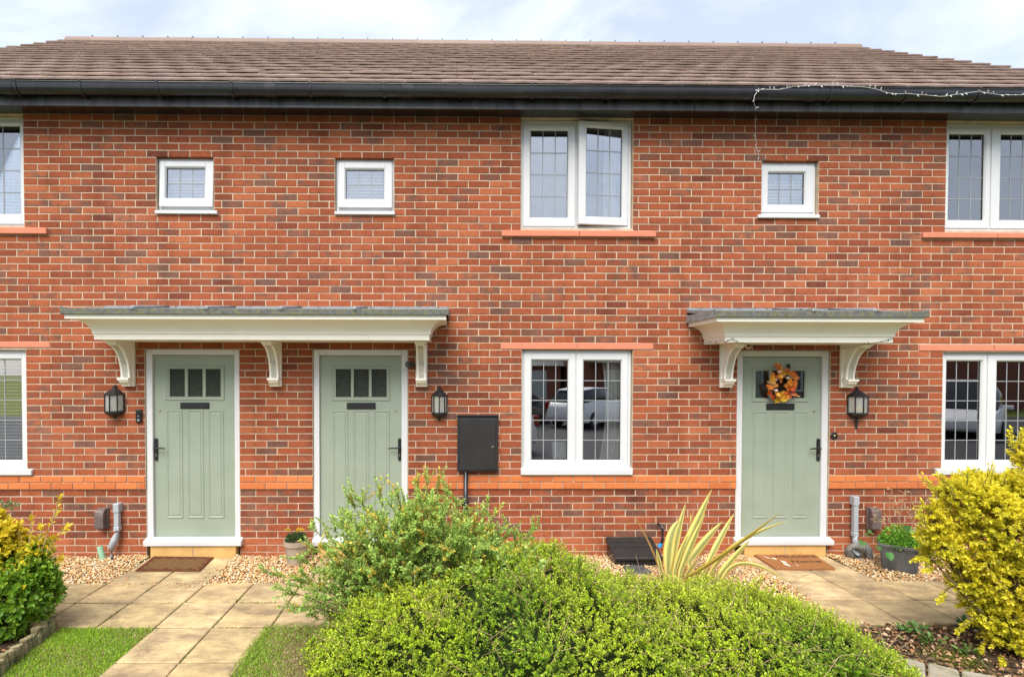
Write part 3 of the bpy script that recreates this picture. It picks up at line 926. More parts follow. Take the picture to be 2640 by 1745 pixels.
# roof plane
ya, za = YE - 0.06, zg + 0.004            # eaves edge of the tiles
rl = at(1200, 112, 4.0)                     # ridge line seen against the sky
yr, zr = 4.0, rl.z - 0.05
sl = math.atan2(zr - za, yr - ya); SLEN = math.hypot(zr - za, yr - ya)
RX0 = at(178, 104, yr).x; RX1 = at(2211, 124, yr).x
roof = B().prism_x([(ya + 0.06, za - 0.03), (yr, zr - 0.06), (2 * yr - ya, za - 0.03), (2 * yr - ya, za - 0.09), (yr, zr - 0.13), (ya + 0.06, za - 0.09)], RX0 + 0.05, RX1 - 0.05).obj('roof', 'bark', house)
NR = 16; GAUGE = SLEN / NR; TW = 0.332
def tile_verts(L, W, T):
    nseg = 6
    vs = []; fs = []
    for s, (along, lift) in enumerate(((0.085, -0.004), (0.0, T * 0.70), (0.006, T), (L, T * 0.4), (L, -T * 0.6))):
        for i in range(nseg + 1):
            q = i / nseg
            camb = 0.004 * math.sin(q * math.pi) + random.uniform(-0.0012, 0.0012)
            vs.append((q * W - W / 2, along * math.cos(sl) - lift * math.sin(sl), along * math.sin(sl) + (lift + (camb if s in (1, 2, 3) else 0)) * math.cos(sl)))
    m = nseg + 1
    for r_ in range(4):
        for i in range(nseg): fs.append((r_ * m + i, r_ * m + i + 1, (r_ + 1) * m + i + 1, (r_ + 1) * m + i))
    fs.append((0, m, 2 * m, 3 * m, 4 * m)[::-1]); fs.append((nseg, m + nseg, 2 * m + nseg, 3 * m + nseg, 4 * m + nseg))
    return vs, fs
tvar = []
for i in range(24):
    vs, fs = tile_verts(GAUGE + 0.075, TW - 0.004, 0.056)
    bb = B(); bb._add(vs, fs, (min(1, max(0, random.gauss(0.5, 0.13))), 0, 0)); tvar.append((vs, fs, bb.mesh('roof_tile', 'roof_tile')))
trest = B(); cnt = 0
order = []
for r_ in range(NR):
    off = TW / 2 if r_ % 2 else 0
    nx = int((RX1 - RX0) / TW)
    for i in range(nx + 1):
        xa = RX0 + i * TW - off * 1.0; xb = xa + TW
        xa2, xb2 = max(xa, RX0), min(xb, RX1)
        if xb2 - xa2 < 0.06: continue
        order.append((r_, xa2, xb2))
for r_, xa, xb in order:
    d = r_ * GAUGE
    y = ya + d * math.cos(sl); z = za + d * math.sin(sl)
    xc = (xa + xb) / 2; k = random.randrange(24)
    lift = random.uniform(0, 0.003) + (0.006 if random.random() < 0.03 else 0)
    inview = -4.9 < xc < 6.2
    if cnt < 288 and inview and xb - xa > TW - 0.01:
        o = link('roof_tile', tvar[k][2], roof); o.location = (xc, y, z + lift); cnt += 1
        o.rotation_euler = (random.uniform(-0.004, 0.004), random.uniform(-0.004, 0.004), 0)
    else:
        f_ = (xb - xa) / TW
        trest._add([(vx * f_ + xc, vy + y, vz + z + lift) for vx, vy, vz in tvar[k][0]], tvar[k][1], (min(1, max(0, random.gauss(0.5, 0.13))), 0, 0))
stuff(trest.obj('roof_tiles', 'roof_tile', roof))
nr = int((RX1 - RX0) / 0.45) + 1
rv = []
for i in range(6):
    bb = B(); pr = []
    for k in range(9):
        t = math.pi * k / 8
        pr.append((-0.125 * math.cos(t), 0.115 * math.sin(t) - 0.03))
    pin = [(y * 0.86, z - 0.018) for y, z in pr][::-1]
    bb.prism_x(pr + pin, -0.222, 0.222, (0.1 + 0.5 * random.random(), 0, 0)); rv.append(bb.mesh('ridge_tile', 'roof_tile'))
for i in range(nr):
    o = link('ridge_tile', random.choice(rv), roof); o.location = (RX0 + 0.225 + i * (RX1 - RX0 - 0.45) / (nr - 1), yr, zr + random.uniform(-0.003, 0.003))
for i in range(1, nr):
    xx = RX0 + 0.225 + (i - 0.5) * (RX1 - RX0 - 0.45) / (nr - 1)
    B().box(xx - 0.006, xx + 0.006, yr - 0.07, yr + 0.07, zr + 0.078, zr + 0.089).obj('ridge_clip', 'black_plastic', roof)

# ------------------------------------------------------------------ porch canopies
def canopy(name_label, xl, xr, rolls, brackets):
    yf = -0.62
    um = 655 if xl < 0 else 2100
    zt = at(um, 798 if xl < 0 else 803.5, yf).z; zl = at(um, 809.5 if xl < 0 else 816.5, yf).z
    zf = at(um, 822.5 if xl < 0 else 829.5, yf).z
    r_ = 0.165
    zc = at(um, 861.5 if xl < 0 else 868, yf + r_).z; zb = at(um, 876 if xl < 0 else 883, yf + r_).z
    prof = [(0.0, zl), (0.0, zf), (0.018, zf - 0.001)]
    for i in range(13):                     # the cove
        t = i / 12 * math.pi / 2
        prof.append((0.018 + (r_ - 0.03) * math.sin(t) , zc + 0.004 + (zf - zc - 0.006) * math.cos(t) ** 1.0))
    prof = [(0.0, zl), (0.0, zf), (0.02, zf - 0.001)] + [(0.02 + (r_ - 0.032) * (math.sin(i / 12 * math.pi / 2)), zf - 0.001 - (zf - zc - 0.005) * (1 - math.cos(i / 12 * math.pi / 2))) for i in range(13)]
    prof += [(r_ - 0.012, zc + 0.003), (r_ - 0.004, zc + 0.003), (r_ - 0.004, zc - 0.001), (r_, zc - 0.002), (r_, zb), (r_ + 0.05, zb)]
    vs = []; fs = []
    for ins, z in prof:
        vs += [(xl + ins, 0.0, z), (xl + ins, yf + ins, z), (xr - ins, yf + ins, z), (xr - ins, 0.0, z)]
    for k in range(len(prof) - 1):
        for i in range(3): fs.append((k * 4 + i + 1, k * 4 + i, (k + 1) * 4 + i, (k + 1) * 4 + i + 1))
    L = len(prof) - 1
    fs.append((0, 1, 2, 3)); fs.append((L * 4 + 3, L * 4 + 2, L * 4 + 1, L * 4))
    can = B()._add(vs, fs).obj('porch_canopy', 'cream_paint', house)
    # lead covering with a turned-down lichened edge and wood-cored rolls
    zf2 = at(um, 789.5 if xl < 0 else 795, 0).z
    zw = zf2 - 0.02; o = 0.022
    B()._add([(xl - o, -0.001, zw), (xr + o, -0.001, zw), (xr + o, yf - o, zt + 0.004), (xl - o, yf - o, zt + 0.004),
              (xl - o, -0.001, zw - 0.03), (xr + o, -0.001, zw - 0.03), (xr + o, yf - o, zl + 0.012), (xl - o, yf - o, zl + 0.012)],
             [(0, 3, 2, 1), (0, 4, 7, 3), (1, 2, 6, 5), (4, 5, 6, 7)]).obj('lead_roof', 'lead_sheet', can)
    B().box(xl - o - 0.003, xr + o + 0.003, yf - o - 0.005, yf - o + 0.0, zl - 0.006, zt + 0.005).obj('drip_edge', 'lead_lichen', can, 0.003)
    B().box(xl - o - 0.004, xl - o - 0.0005, yf - o, -0.005, zl - 0.006, zt + 0.02).obj('side_drip', 'lead_sheet', can)
    B().box(xr + o + 0.0005, xr + o + 0.004, yf - o, -0.005, zl - 0.006, zt + 0.02).obj('side_drip', 'lead_sheet', can)
    B().box(xl - 0.02, xr + 0.02, -0.008, -0.0015, zw - 0.02, zf2).obj('flashing', 'lead_sheet', can, 0.002)
    for x in rolls:
        B().tube([(x, -0.01, zw + 0.004), (x, -0.3, (zw + zt) / 2 + 0.01), (x, yf - o + 0.01, zt + 0.012), (x, yf - o - 0.008, zt - 0.006)], 0.024, 10).obj('lead_roll', 'lead_sheet', can, smooth=True)
    # brackets
    zbf = at(350, 996, -0.05).z if xl < 0 else at(1850, 999, -0.05).z
    for x in brackets:
        w = 0.047
        bk = B()
        H = zb - zbf
        dp = 0.335
        bk.box(x - w - 0.012, x + w + 0.012, -0.034, -0.0015, zbf, zb - 0.002)                     # back plate
        bk.prism_x([(-0.034, zb - 0.002), (-dp, zb - 0.002), (-dp, zb - 0.018), (-0.034, zb - 0.018)], x - w - 0.012, x + w + 0.012)    # top plate
        bk.box(x - w - 0.004, x + w + 0.004, -dp + 0.02, -0.034, zb - 0.032, zb - 0.018)
        bk.box(x - w + 0.004, x + w - 0.004, -dp + 0.035, -0.034, zb - 0.045, zb - 0.032)
        za2 = zb - 0.045; zb2 = zbf + 0.09
        outer_, inner_ = [], []
        for i in range(15):
            t = i / 14 * math.pi / 2
            outer_.append((-0.085 - (dp - 0.13) * (1 - math.sin(t)), za2 - (za2 - zb2) * (1 - math.cos(t)) ** 0.92))
        arc = outer_
        inn = [(y + 0.050, z + 0.012) for y, z in arc]
        inn = [(min(y, -0.034), min(z, za2)) for y, z in inn]
        for i in range(14):                                                                          # curved strut
            a, b_, c, d = arc[i], arc[i + 1], inn[i + 1], inn[i]
            bk.prism_x([a, b_, c, d], x - w, x + w)
        web = arc + [(-0.034, zb2), (-0.034, za2)]
        bk.prism_x(web, x - w + 0.018, x + w - 0.018)                                                # sunk web
        bk.box(x - w - 0.010, x + w + 0.010, -0.135, -0.034, zb2 - 0.022, zb2)                       # foot cap
        bk.prism_x([(-0.034, zb2 - 0.022), (-0.125, zb2 - 0.022), (-0.115, zb2 - 0.045), (-0.085, zb2 - 0.066), (-0.07, zb2 - 0.078), (-0.07, zbf + 0.004), (-0.034, zbf + 0.004)], x - w - 0.002, x + w + 0.002)
        bk.obj('bracket', 'cream_paint', can, 0.003)
    return can

xl1, xr1 = at(166, 820, -0.62).x, at(1150, 820, -0.62).x
canopy('', xl1, xr1, [at(u, 800, -0.3).x for u in (393, 572, 752, 930)], [at(340, 940, 0).x - 0.02, at(713, 940, 0).x, at(1086, 940, -0.1).x])
xl3, xr3 = at(1848.5, 822, -0.62).x, at(2383, 822, -0.62).x
canopy('', xl3, xr3, [at(2040, 800, -0.3).x, at(2190, 800, -0.3).x], [at(1866, 940, 0).x + 0.01, at(2175, 940, 0).x + 0.012])

# ================================================================== GROUND
def sheet(name, poly, z, mat, res=None):
    return struct(B()._add([(x, y, z) for x, y in poly], [tuple(range(len(poly)))]).obj(name, mat))
sheet('ground', [(-300, -300), (300, -300), (300, 300), (-300, 300)], -0.060, 'turf')
sheet('road', [(-60, -19.0), (60, -19.0), (60, -5.6), (-60, -5.6)], -0.052, 'asphalt')
# kerb between garden and road
struct(B().box(-40, 40, -5.62, -5.5, -0.3, 0.04).obj('kerb', 'edging_stone', None, 0.01))

# paving: joints measured in the photograph
Y1 = gr(590, 1500.8).y; Y2 = gr(480, 1551.8).y; Y3 = gr(400, 1617).y; Y4 = gr(476, 1707).y
colX = [np.mean([gr(u, v).x for u, v in pts]) for pts in (
    [(276, 1502), (197.9, 1552.9)], [(408, 1501.5), (333.2, 1552.3), (246.3, 1616.7)], [(534.7, 1500.5), (472.4, 1551.4), (400.3, 1617.4)],
    [(651.3, 1500.5), (610.2, 1550.5), (550.1, 1616.7)], [(780, 1499.6), (743.7, 1550.5), (696.4, 1616.7)])]
PIT = (colX[4] - colX[0]) / 4
J2 = np.mean([gr(2260.6, 1496.4).x, gr(2353.7, 1543.6).x, gr(2474.8, 1598.8).x])
path = struct(B().box(colX[0] - 2 * PIT, colX[4] + 2 * PIT, Y3, Y1, -0.05, -0.022).box(J2 - 2 * PIT, J2 + 3 * PIT, Y3, Y1, -0.05, -0.022)
              .box(colX[0], colX[2], Y1, -0.037, -0.05, -0.022).box(colX[4], colX[4] + 2 * PIT, Y1, -0.037, -0.05, -0.022)
              .box(J2 - 2 * PIT, J2, Y1, -0.037, -0.05, -0.022).box(colX[2], colX[4] - 0.02, -5.4, Y3, -0.05, -0.022).obj('path', 'sand_bed'))
def slab(xa, xb, ya_, yb):
    g = 0.006
    dz = [random.uniform(-0.0025, 0.0025) for _ in range(4)]
    j = lambda: random.uniform(-0.002, 0.002)
    xa, xb, ya_, yb = xa + g, xb - g, ya_ + g * 1.7, yb - g * 1.7
    bv = 0.007
    top = [(xa + bv + j(), ya_ + bv + j(), dz[0]), (xb - bv + j(), ya_ + bv + j(), dz[1]), (xb - bv + j(), yb - bv + j(), dz[2]), (xa + bv + j(), yb - bv + j(), dz[3])]
    mid = [(xa, ya_, dz[0] - 0.006), (xb, ya_, dz[1] - 0.006), (xb, yb, dz[2] - 0.006), (xa, yb, dz[3] - 0.006)]
    bot = [(x, y, -0.04) for x, y, _ in mid]
    fs = [(8, 9, 10, 11)]
    for i in range(4):
        k = (i + 1) % 4
        fs += [(4 + i, 4 + k, 8 + k, 8 + i), (i, k, 4 + k, 4 + i)]
    t = random.uniform(0.86, 1.1)
    B()._add(bot + mid + top, fs, (t, t * random.uniform(0.97, 1.02), t * random.uniform(0.92, 1.03))).obj('paving_slab', 'slab', path)
XC = [colX[0] - 2 * PIT, colX[0] - PIT] + colX + [colX[4] + PIT, colX[4] + 2 * PIT]
for i in range(len(XC) - 1):
    slab(XC[i], XC[i + 1], Y2, Y1); slab(XC[i], XC[i + 1], Y3, Y2)
for i in (0, 1): slab(colX[i], colX[i + 1], Y1, -0.04)
for i in (0, 1): slab(colX[4] + i * PIT, colX[4] + (i + 1) * PIT, Y1, -0.04)
yy = Y3
ys_ = [Y3, Y4]
while ys_[-1] > -5.0: ys_.append(ys_[-1] - PIT)
for a, b_ in zip(ys_[:-1], ys_[1:]):
    slab(colX[2], colX[3], b_, a); slab(colX[3], colX[4] - 0.02, b_, a)
for i in range(-2, 3):
    slab(J2 + i * PIT, J2 + (i + 1) * PIT, Y2, Y1); slab(J2 + i * PIT, J2 + (i + 1) * PIT, Y3, Y2)
for i in (-2, -1): slab(J2 + i * PIT, J2 + (i + 1) * PIT, Y1, -0.04)

# gravel strip along the wall, between the paths
beds = [(-5.6, colX[0] - 0.005, Y1, -0.0), (colX[2] + 0.005, colX[4] - 0.005, Y1, 0.0), (colX[4] + 2 * PIT + 0.005, J2 - 2 * PIT - 0.005, Y3, 0.0), (J2 + 0.005, J2 + 3 * PIT, Y1, 0.0)]
gb = B()
for a, b_, c, d in beds: gb._add([(a, c, -0.03), (b_, c, -0.03), (b_, d + 0.02, -0.03), (a, d + 0.02, -0.03)], [(0, 1, 2, 3)])
struct(gb.obj('gravel_bed', 'sand_bed'))
ico = []
gphi = (1 + 5 ** 0.5) / 2
for a in (-1, 1):
    for b_ in (-gphi, gphi): ico += [(0, a, b_), (a, b_, 0), (b_, 0, a)]
ico = unit(np.array(ico, dtype=float))
from itertools import combinations
el = min(np.linalg.norm(ico[i] - ico[j]) for i, j in combinations(range(12), 2)) * 1.05
ifaces = []
for i, j, k in combinations(range(12), 3):
    if np.linalg.norm(ico[i] - ico[j]) < el and np.linalg.norm(ico[j] - ico[k]) < el and np.linalg.norm(ico[i] - ico[k]) < el:
        n_ = np.cross(ico[j] - ico[i], ico[k] - ico[i])
        ifaces.append((i, j, k) if np.dot(n_, ico[i]) > 0 else (i, k, j))
ifaces = np.array(ifaces)
def pebbles(name, C, R, colr, mat, parent=None, flat=0.6):
    n = len(C)
    V = ico[None] * (1 + rng.normal(0, 0.13, (n, 12, 1)))
    V = V * np.stack([np.ones(n), rng.uniform(0.55, 0.95, n), rng.uniform(flat * 0.7, flat * 1.3, n)], 1)[:, None, :]
    th = rng.uniform(0, 6.28, n); c, s = np.cos(th), np.sin(th)
    tl = rng.normal(0, 0.45, n); ct, st = np.cos(tl), np.sin(tl)
    x, y, z = V[..., 0], V[..., 1], V[..., 2]
    y, z = y * ct[:, None] - z * st[:, None], y * st[:, None] + z * ct[:, None]
    x, y = x * c[:, None] - y * s[:, None], x * s[:, None] + y * c[:, None]
    V = np.stack([x, y, z], -1) * R[:, None, None] + C[:, None, :]
    Fq = (np.arange(n)[:, None, None] * 12 + ifaces[None]).reshape(-1, 3)
    return np_obj(name, V.reshape(-1, 3), Fq, mat, parent, np.repeat(colr, 12, axis=0))
pc = []
for a, b_, c, d in beds:
    n_ = int((b_ - a) * (d - c) * 6200)
    p = np.stack([rng.uniform(a, b_, n_), rng.uniform(c + 0.005, d - 0.004, n_), np.zeros(n_)], 1)
    mound = 0.022 * np.clip((p[:, 1] - c) / 0.5, 0, 1)
    p[:, 2] = rng.uniform(-0.028, -0.004, n_) + mound + 0.008 * np.sin(p[:, 0] * 7 + p[:, 1] * 9)
    pc.append(p)
n_ = 90
sx_ = np.concatenate([rng.choice([colX[0], colX[2], colX[4]], n_) + rng.normal(0, 0.05, n_), rng.uniform(colX[0] - 0.6, colX[4], n_)])
sy_ = np.concatenate([rng.uniform(Y1, -0.05, n_), Y1 - np.abs(rng.normal(0, 0.05, n_))])
pc.append(np.stack([sx_, sy_, np.full(2 * n_, 0.005)], 1))
pc = np.concatenate(pc)
pal = np.array([(0.50, 0.33, 0.17), (0.58, 0.44, 0.28), (0.36, 0.19, 0.08), (0.62, 0.55, 0.44), (0.42, 0.27, 0.13), (0.30, 0.27, 0.24), (0.68, 0.62, 0.54), (0.45, 0.22, 0.10), (0.22, 0.17, 0.13)])
pk = rng.choice(len(pal), len(pc), p=[.2, .18, .13, .12, .15, .05, .06, .07, .04])
stuff(tag(pebbles('gravel', pc, rng.uniform(0.0055, 0.0135, len(pc)), pal[pk] * np.array([1.28, 1.2, 1.0]) * rng.uniform(0.8, 1.15, (len(pc), 1)), 'pebble'), 'golden brown pea gravel filling the strip along the brick wall', 'gravel'))

# ------------------------------------------------------------------ lawns
def inside(px_, py_, poly):
    r_ = np.zeros(len(px_), bool); n = len(poly)
    for i in range(n):
        (xa, ya_), (xb, yb) = poly[i], poly[(i + 1) % n]
        c = ((ya_ > py_) != (yb > py_)) & (px_ < (xb - xa) * (py_ - ya_) / (yb - ya_ + 1e-12) + xa)
        r_ ^= c
    return r_
def lawn(name, poly, dens, dry, label):
    struct(B()._add([(x, y, -0.016) for x, y in poly], [tuple(range(len(poly)))]).obj('lawn', 'turf'))
    xs_, ys2 = [p[0] for p in poly], [p[1] for p in poly]
    n = int((max(xs_) - min(xs_)) * (max(ys2) - min(ys2)) * dens)
    x = rng.uniform(min(xs_), max(xs_), n); y = rng.uniform(min(ys2), max(ys2), n)
    k = inside(x, y, poly); x, y = x[k], y[k]; n = len(x)
    dr = dry(x, y)
    P = np.stack([x, y, np.full(n, -0.014)], 1)
    D = unit(np.stack([rng.normal(0, 0.55, n), rng.normal(0, 0.55, n), np.ones(n)], 1))
    L = rng.uniform(0.016, 0.042, n) * (1 - 0.35 * dr)
    W = rng.uniform(0.0022, 0.0045, n)
    broad = rng.random(n) < 0.09                       # clover and daisy leaves among the grass
    L[broad] = rng.uniform(0.018, 0.03, broad.sum()); W[broad] = rng.uniform(0.009, 0.015, broad.sum())
    D[broad] = unit(D[broad] * np.array([1.5, 1.5, 0.6]))
    pt = (0.5 + 0.5 * np.sin(x * 5.1 + 1.3 * np.sin(y * 6.3)) * np.sin(y * 4.7 + x * 1.9))
    g = cmix((0.22, 0.42, 0.025), (0.44, 0.62, 0.05), np.clip(rng.random(n) * 0.7 + pt * 0.4, 0, 1))
    g[broad] = cmix((0.14, 0.30, 0.04), (0.30, 0.48, 0.09), rng.random(broad.sum()))
    s_ = cmix((0.36, 0.27, 0.12), (0.48, 0.38, 0.20), rng.random(n))
    isdry = rng.random(n) < dr
    g[isdry] = s_[isdry]
    o = leaves(name, P, D, unit(rng.normal(size=(n, 3))), L, W, g, g, 'grass', None, 0.1)
    stuff(tag(o, label, 'grass'))
lx = gr(60, 1650).x
polyL = [(gr(140, 1622).x, Y3 - 0.002), (colX[2] + 0.004, Y3 - 0.002), (colX[2] + 0.012, -2.2), (colX[2] + 0.0, -3.3), (gr(0, 1728).x - 0.9, -3.3), (gr(0, 1728).x - 0.05, gr(0, 1728).y)]
lawn('lawn_grass', polyL, 26000, lambda x, y: np.clip(0.14 + 0.22 * np.sin(x * 6.1 + y * 3.7) * np.sin(y * 8.3), 0.04, 0.4), 'bright green grass between the log edging and the paved path')
polyR = [(colX[4] - 0.05, Y3 + 0.03), (colX[4] + 0.2, Y3 + 0.055), (-0.6, Y3 + 0.03), (0.15, Y3 + 0.01), (0.15, -3.3), (colX[4] - 0.05, -3.3), (colX[4] - 0.025, -2.6), (colX[4] - 0.06, -2.1)]
lawn('lawn_grass', polyR, 26000, lambda x, y: np.clip(0.28 + (x - colX[4]) / 0.8 + (-1.9 - y) * 0.25 + 0.15 * np.sin(x * 9 + y * 7), 0.22, 0.95), 'patchy drying grass between the paved path and the sprawling shrub')
# moss and weeds in the paving joints
n = 2600
which = rng.integers(0, 5, n)
jx = np.where(which < 3, np.array(colX)[rng.integers(1, 5, n)], rng.uniform(colX[0] - 0.4, colX[4], n))
jy = np.where(which < 3, rng.uniform(Y3 - 0.5, Y1 + 0.15, n), np.where(which == 3, Y2, Y3))
keep = np.sin(jx * 9 + jy * 13) > 0.2
P = np.stack([jx, jy, np.full(n, -0.012)], 1)[keep] + rng.normal(0, 0.003, (keep.sum(), 3)) * np.array([1, 1, 0])
n = len(P)
o = leaves('joint_moss', P, unit(np.stack([rng.normal(0, .8, n), rng.normal(0, .8, n), np.ones(n)], 1)), unit(rng.normal(size=(n, 3))), rng.uniform(0.008, 0.02, n), rng.uniform(0.003, 0.008, n), cmix((0.09, 0.13, 0.02), (0.19, 0.24, 0.03), rng.random(n)), cmix((0.09, 0.13, 0.02), (0.19, 0.24, 0.03), rng.random(n)), 'grass')
stuff(tag(o, 'moss and tiny weeds growing in the paving joints', 'moss'))

# soil beds under the shrubs
struct(B()._add([(0.15, Y3 + 0.0, -0.010), (5.6, Y3 - 0.02, -0.010), (5.6, -3.4, -0.010), (0.15, -3.4, -0.010)], [(0, 3, 2, 1)]).obj('soil', 'soil'))
struct(B()._add([(-6.5, Y3 - 0.01, -0.008), (gr(140, 1622).x - 0.02, Y3 - 0.01, -0.008), (gr(0, 1728).x - 0.07, gr(0, 1728).y, -0.008), (-6.5, -3.2, -0.008)], [(0, 3, 2, 1)]).obj('soil', 'soil'))

# leaf litter
def litter(name, xr_, yr_, n, label, size=(0.018, 0.045)):
    P = np.stack([rng.uniform(*xr_, n), rng.uniform(*yr_, n), rng.uniform(-0.004, 0.02, n)], 1)
    D = unit(np.stack([rng.normal(size=n), rng.normal(size=n), rng.normal(0, 0.25, n)], 1))
    Nn = unit(np.stack([rng.normal(0, 0.4, n), rng.normal(0, 0.4, n), np.ones(n)], 1))
    pal_ = np.array([(0.33, 0.16, 0.065), (0.42, 0.25, 0.12), (0.20, 0.10, 0.05), (0.46, 0.33, 0.20), (0.13, 0.08, 0.05), (0.13, 0.17, 0.035)])
    c = pal_[rng.choice(6, n, p=[.24, .2, .2, .12, .16, .08])] * rng.uniform(0.8, 1.15, (n, 1))
    L = rng.uniform(*size, n)
    stuff(tag(leaves(name, P, D, Nn, L, L * rng.uniform(0.45, 0.8, n), c * 0.85, c, 'litter', None, 0.4), label, 'leaf litter'))
litter('leaf_litter', (2.7, 5.2), (-3.0, Y3 - 0.02), 4300, 'brown fallen leaves on the soil around the golden bush')
litter('leaf_litter', (-4.6, -2.95), (-2.4, Y3 - 0.05), 500, 'brown fallen leaves on the soil behind the log edging')
litter('leaf_litter', (-0.75, 0.6), (-2.9, Y3 - 0.2), 2600, 'dry brown debris under the edge of the sprawling shrub', (0.012, 0.03))
litter('leaf_litter', (J2 + 0.02, J2 + 1.2), (Y1, -0.1), 170, 'brown fallen leaves on the gravel around the slate planter', (0.015, 0.03))

# ================================================================== THINGS ON THE WALL
def lantern(u0, u1, v0, v1, label, tail):
    c = at((u0 + u1) / 2, (v0 + v1) / 2, -0.05)
    zt, zb = at(u0, v0, -0.06).z, at(u0, v1, -0.06).z
    R = (at(u1, v0, -0.06).x - at(u0, v0, -0.06).x) / 2
    H = zt - zb
    t = thing('wall_lantern', label, 'lantern', (c.x, 0, zb), 'black half lanterns beside the doors')
    x, y = c.x, -0.012
    a0, a1 = math.pi, 2 * math.pi
    zc0, zc1 = zb + H * 0.24, zb + H * 0.70            # glazed body
    B().box(x - R * 0.62, x + R * 0.62, -0.012, -0.0015, zc0 - 0.03, zc1 + 0.02).obj('back_plate', 'black_iron', t, 0.003)
    B().lathe([(R * 1.04, zc1), (R * 1.05, zc1 + 0.008), (R * 0.82, zc1 + H * 0.07), (R * 0.34, zc1 + H * 0.17), (R * 0.20, zc1 + H * 0.20), (R * 0.13, zc1 + H * 0.22), (R * 0.20, zc1 + H * 0.25), (R * 0.12, zc1 + H * 0.285), (0.001, zc1 + H * 0.30)], (x, y, 0), 6, a0, a1).obj('cap', 'black_iron', t)
    base = [(R * 0.99, zc0), (R * 0.99, zc0 - H * 0.05), (R * 0.78, zc0 - H * 0.11), (R * 0.35, zc0 - H * 0.16), (R * 0.16, zc0 - H * 0.18)]
    if tail: base += [(R * 0.13, zc0 - H * 0.20), (R * 0.12, zb - 0.06), (0.001, zb - 0.1)]
    else: base += [(R * 0.14, zb + 0.006), (0.001, zb)]
    B().lathe(base, (x, y, 0), 6, a0, a1).obj('base', 'black_iron', t)
    for k in range(5):                                  # glazing bars
        th = a0 + math.pi * (k - 0.5 + 0.5) / 4 if False else a0 + math.pi * (0.02 + 0.24 * k)
        p0 = (x + R * 0.97 * math.cos(th), y + R * 0.97 * math.sin(th), zc0 - 0.002); p1 = (p0[0], p0[1], zc1 + 0.002)
        B().tube([p0, p1], 0.0065, 6).obj('bar', 'black_iron', t)
    for k in range(4):
        th0, th1 = a0 + math.pi * (0.02 + 0.24 * k), a0 + math.pi * (0.02 + 0.24 * (k + 1))
        r_ = R * 0.93
        B()._add([(x + r_ * math.cos(th0), y + r_ * math.sin(th0), zc0), (x + r_ * math.cos(th1), y + r_ * math.sin(th1), zc0), (x + r_ * math.cos(th1), y + r_ * math.sin(th1), zc1), (x + r_ * math.cos(th0), y + r_ * math.sin(th0), zc1)], [(0, 1, 2, 3)]).obj('pane', 'lantern_glass', t)
    B().box(x - R * 0.9, x + R * 0.9, -0.016, -0.0125, zc0 + 0.004, zc1 - 0.004).obj('reflector', 'white_ceramic', t)
    B().lathe([(0.001, zc0 + 0.02), (0.02, zc0 + 0.022), (0.018, zc0 + 0.05), (0.028, zc0 + 0.075), (0.032, zc0 + 0.1), (0.024, zc0 + 0.125), (0.001, zc0 + 0.135)], (x, -0.055, 0), 12).obj('bulb', 'white_ceramic', t, smooth=True)
    return t
lantern(266.5, 315, 991, 1081, 'black half lantern on brick by the slim doorbell, under the long canopy', False)
lantern(1112, 1153, 994, 1085, 'black half lantern on the brick just above the black meter box', False)
lantern(2191, 2240, 996, 1085, 'black half lantern with long tapering tail beside the wreathed door', True)

t = thing('meter_box', 'black wall meter box with hinged door and pipe below', 'meter box', at(1231, 1216))
x0, x1, z0, z1 = rect(1179, 1284, 1072.5, 1216, -0.05)
B().box(x0, x1, -0.055, -0.002, z0, z1).obj('case', 'meter_black', t, 0.006)
B().box(x0 + 0.022, x1 - 0.026, -0.066, -0.0555, z0 + 0.022, z1 - 0.026).obj('door', 'meter_black', t, 0.004)
B().box(x0 - 0.008, x1 + 0.008, -0.072, -0.002, z1 + 0.0005, z1 + 0.012).obj('hood', 'meter_black', t, 0.003)
c = at(1270, 1151, -0.06)
B().lathe([(0.009, 0), (0.009, 0.004), (0.001, 0.005)], (0, 0, 0), 12).xf(Matrix.Translation((c.x, -0.066, c.z)) @ Matrix.Rotation(math.radians(90), 4, 'X')).obj('lock', 'brass', t)
for zz in (0.22, 0.78): B().box(x0 + 0.006, x0 + 0.021, -0.062, -0.0555, z0 + (z1 - z0) * zz - 0.03, z0 + (z1 - z0) * zz + 0.03).obj('hinge', 'black_iron', t)
px_ = at(1200.5, 1260, -0.03).x
B().tube([(px_, -0.035, z0), (px_, -0.035, -0.02)], 0.0235, 12).obj('pipe', 'black_plastic', t, smooth=True)
B().box(px_ - 0.035, px_ + 0.035, -0.04, -0.0015, z0 - 0.36, z0 - 0.335).obj('clip', 'black_plastic', t)

def doorbell_box(u0, u1, v0, v1):
    x0, x1, z0, z1 = rect(u0, u1, v0, v1, -0.02)
    t = thing('doorbell', 'slim black video doorbell on the brick beside a green door', 'doorbell', ((x0 + x1) / 2, 0, z0))
    B().box(x0, x1, -0.026, -0.002, z0, z1).obj('case', 'black_plastic', t, 0.006, seg=2)
    xm = (x0 + x1) / 2; h = z1 - z0
    B().lathe([(0.012, 0), (0.012, 0.004), (0.006, 0.006), (0.001, 0.006)], (0, 0, 0), 14).xf(Matrix.Translation((xm, -0.026, z0 + h * 0.78)) @ Matrix.Rotation(math.radians(90), 4, 'X')).obj('lens', 'car_glass', t)
    B().lathe([(0.013, 0), (0.013, 0.003), (0.010, 0.003), (0.010, 0.0015), (0.001, 0.0015)], (0, 0, 0), 14).xf(Matrix.Translation((xm, -0.026, z0 + h * 0.22)) @ Matrix.Rotation(math.radians(90), 4, 'X')).obj('button', 'alloy', t)
    B().box(xm - 0.004, xm + 0.004, -0.0275, -0.0262, z0 + h * 0.48, z0 + h * 0.53).obj('led', 'white_ceramic', t)
doorbell_box(350, 364.5, 1055, 1090)
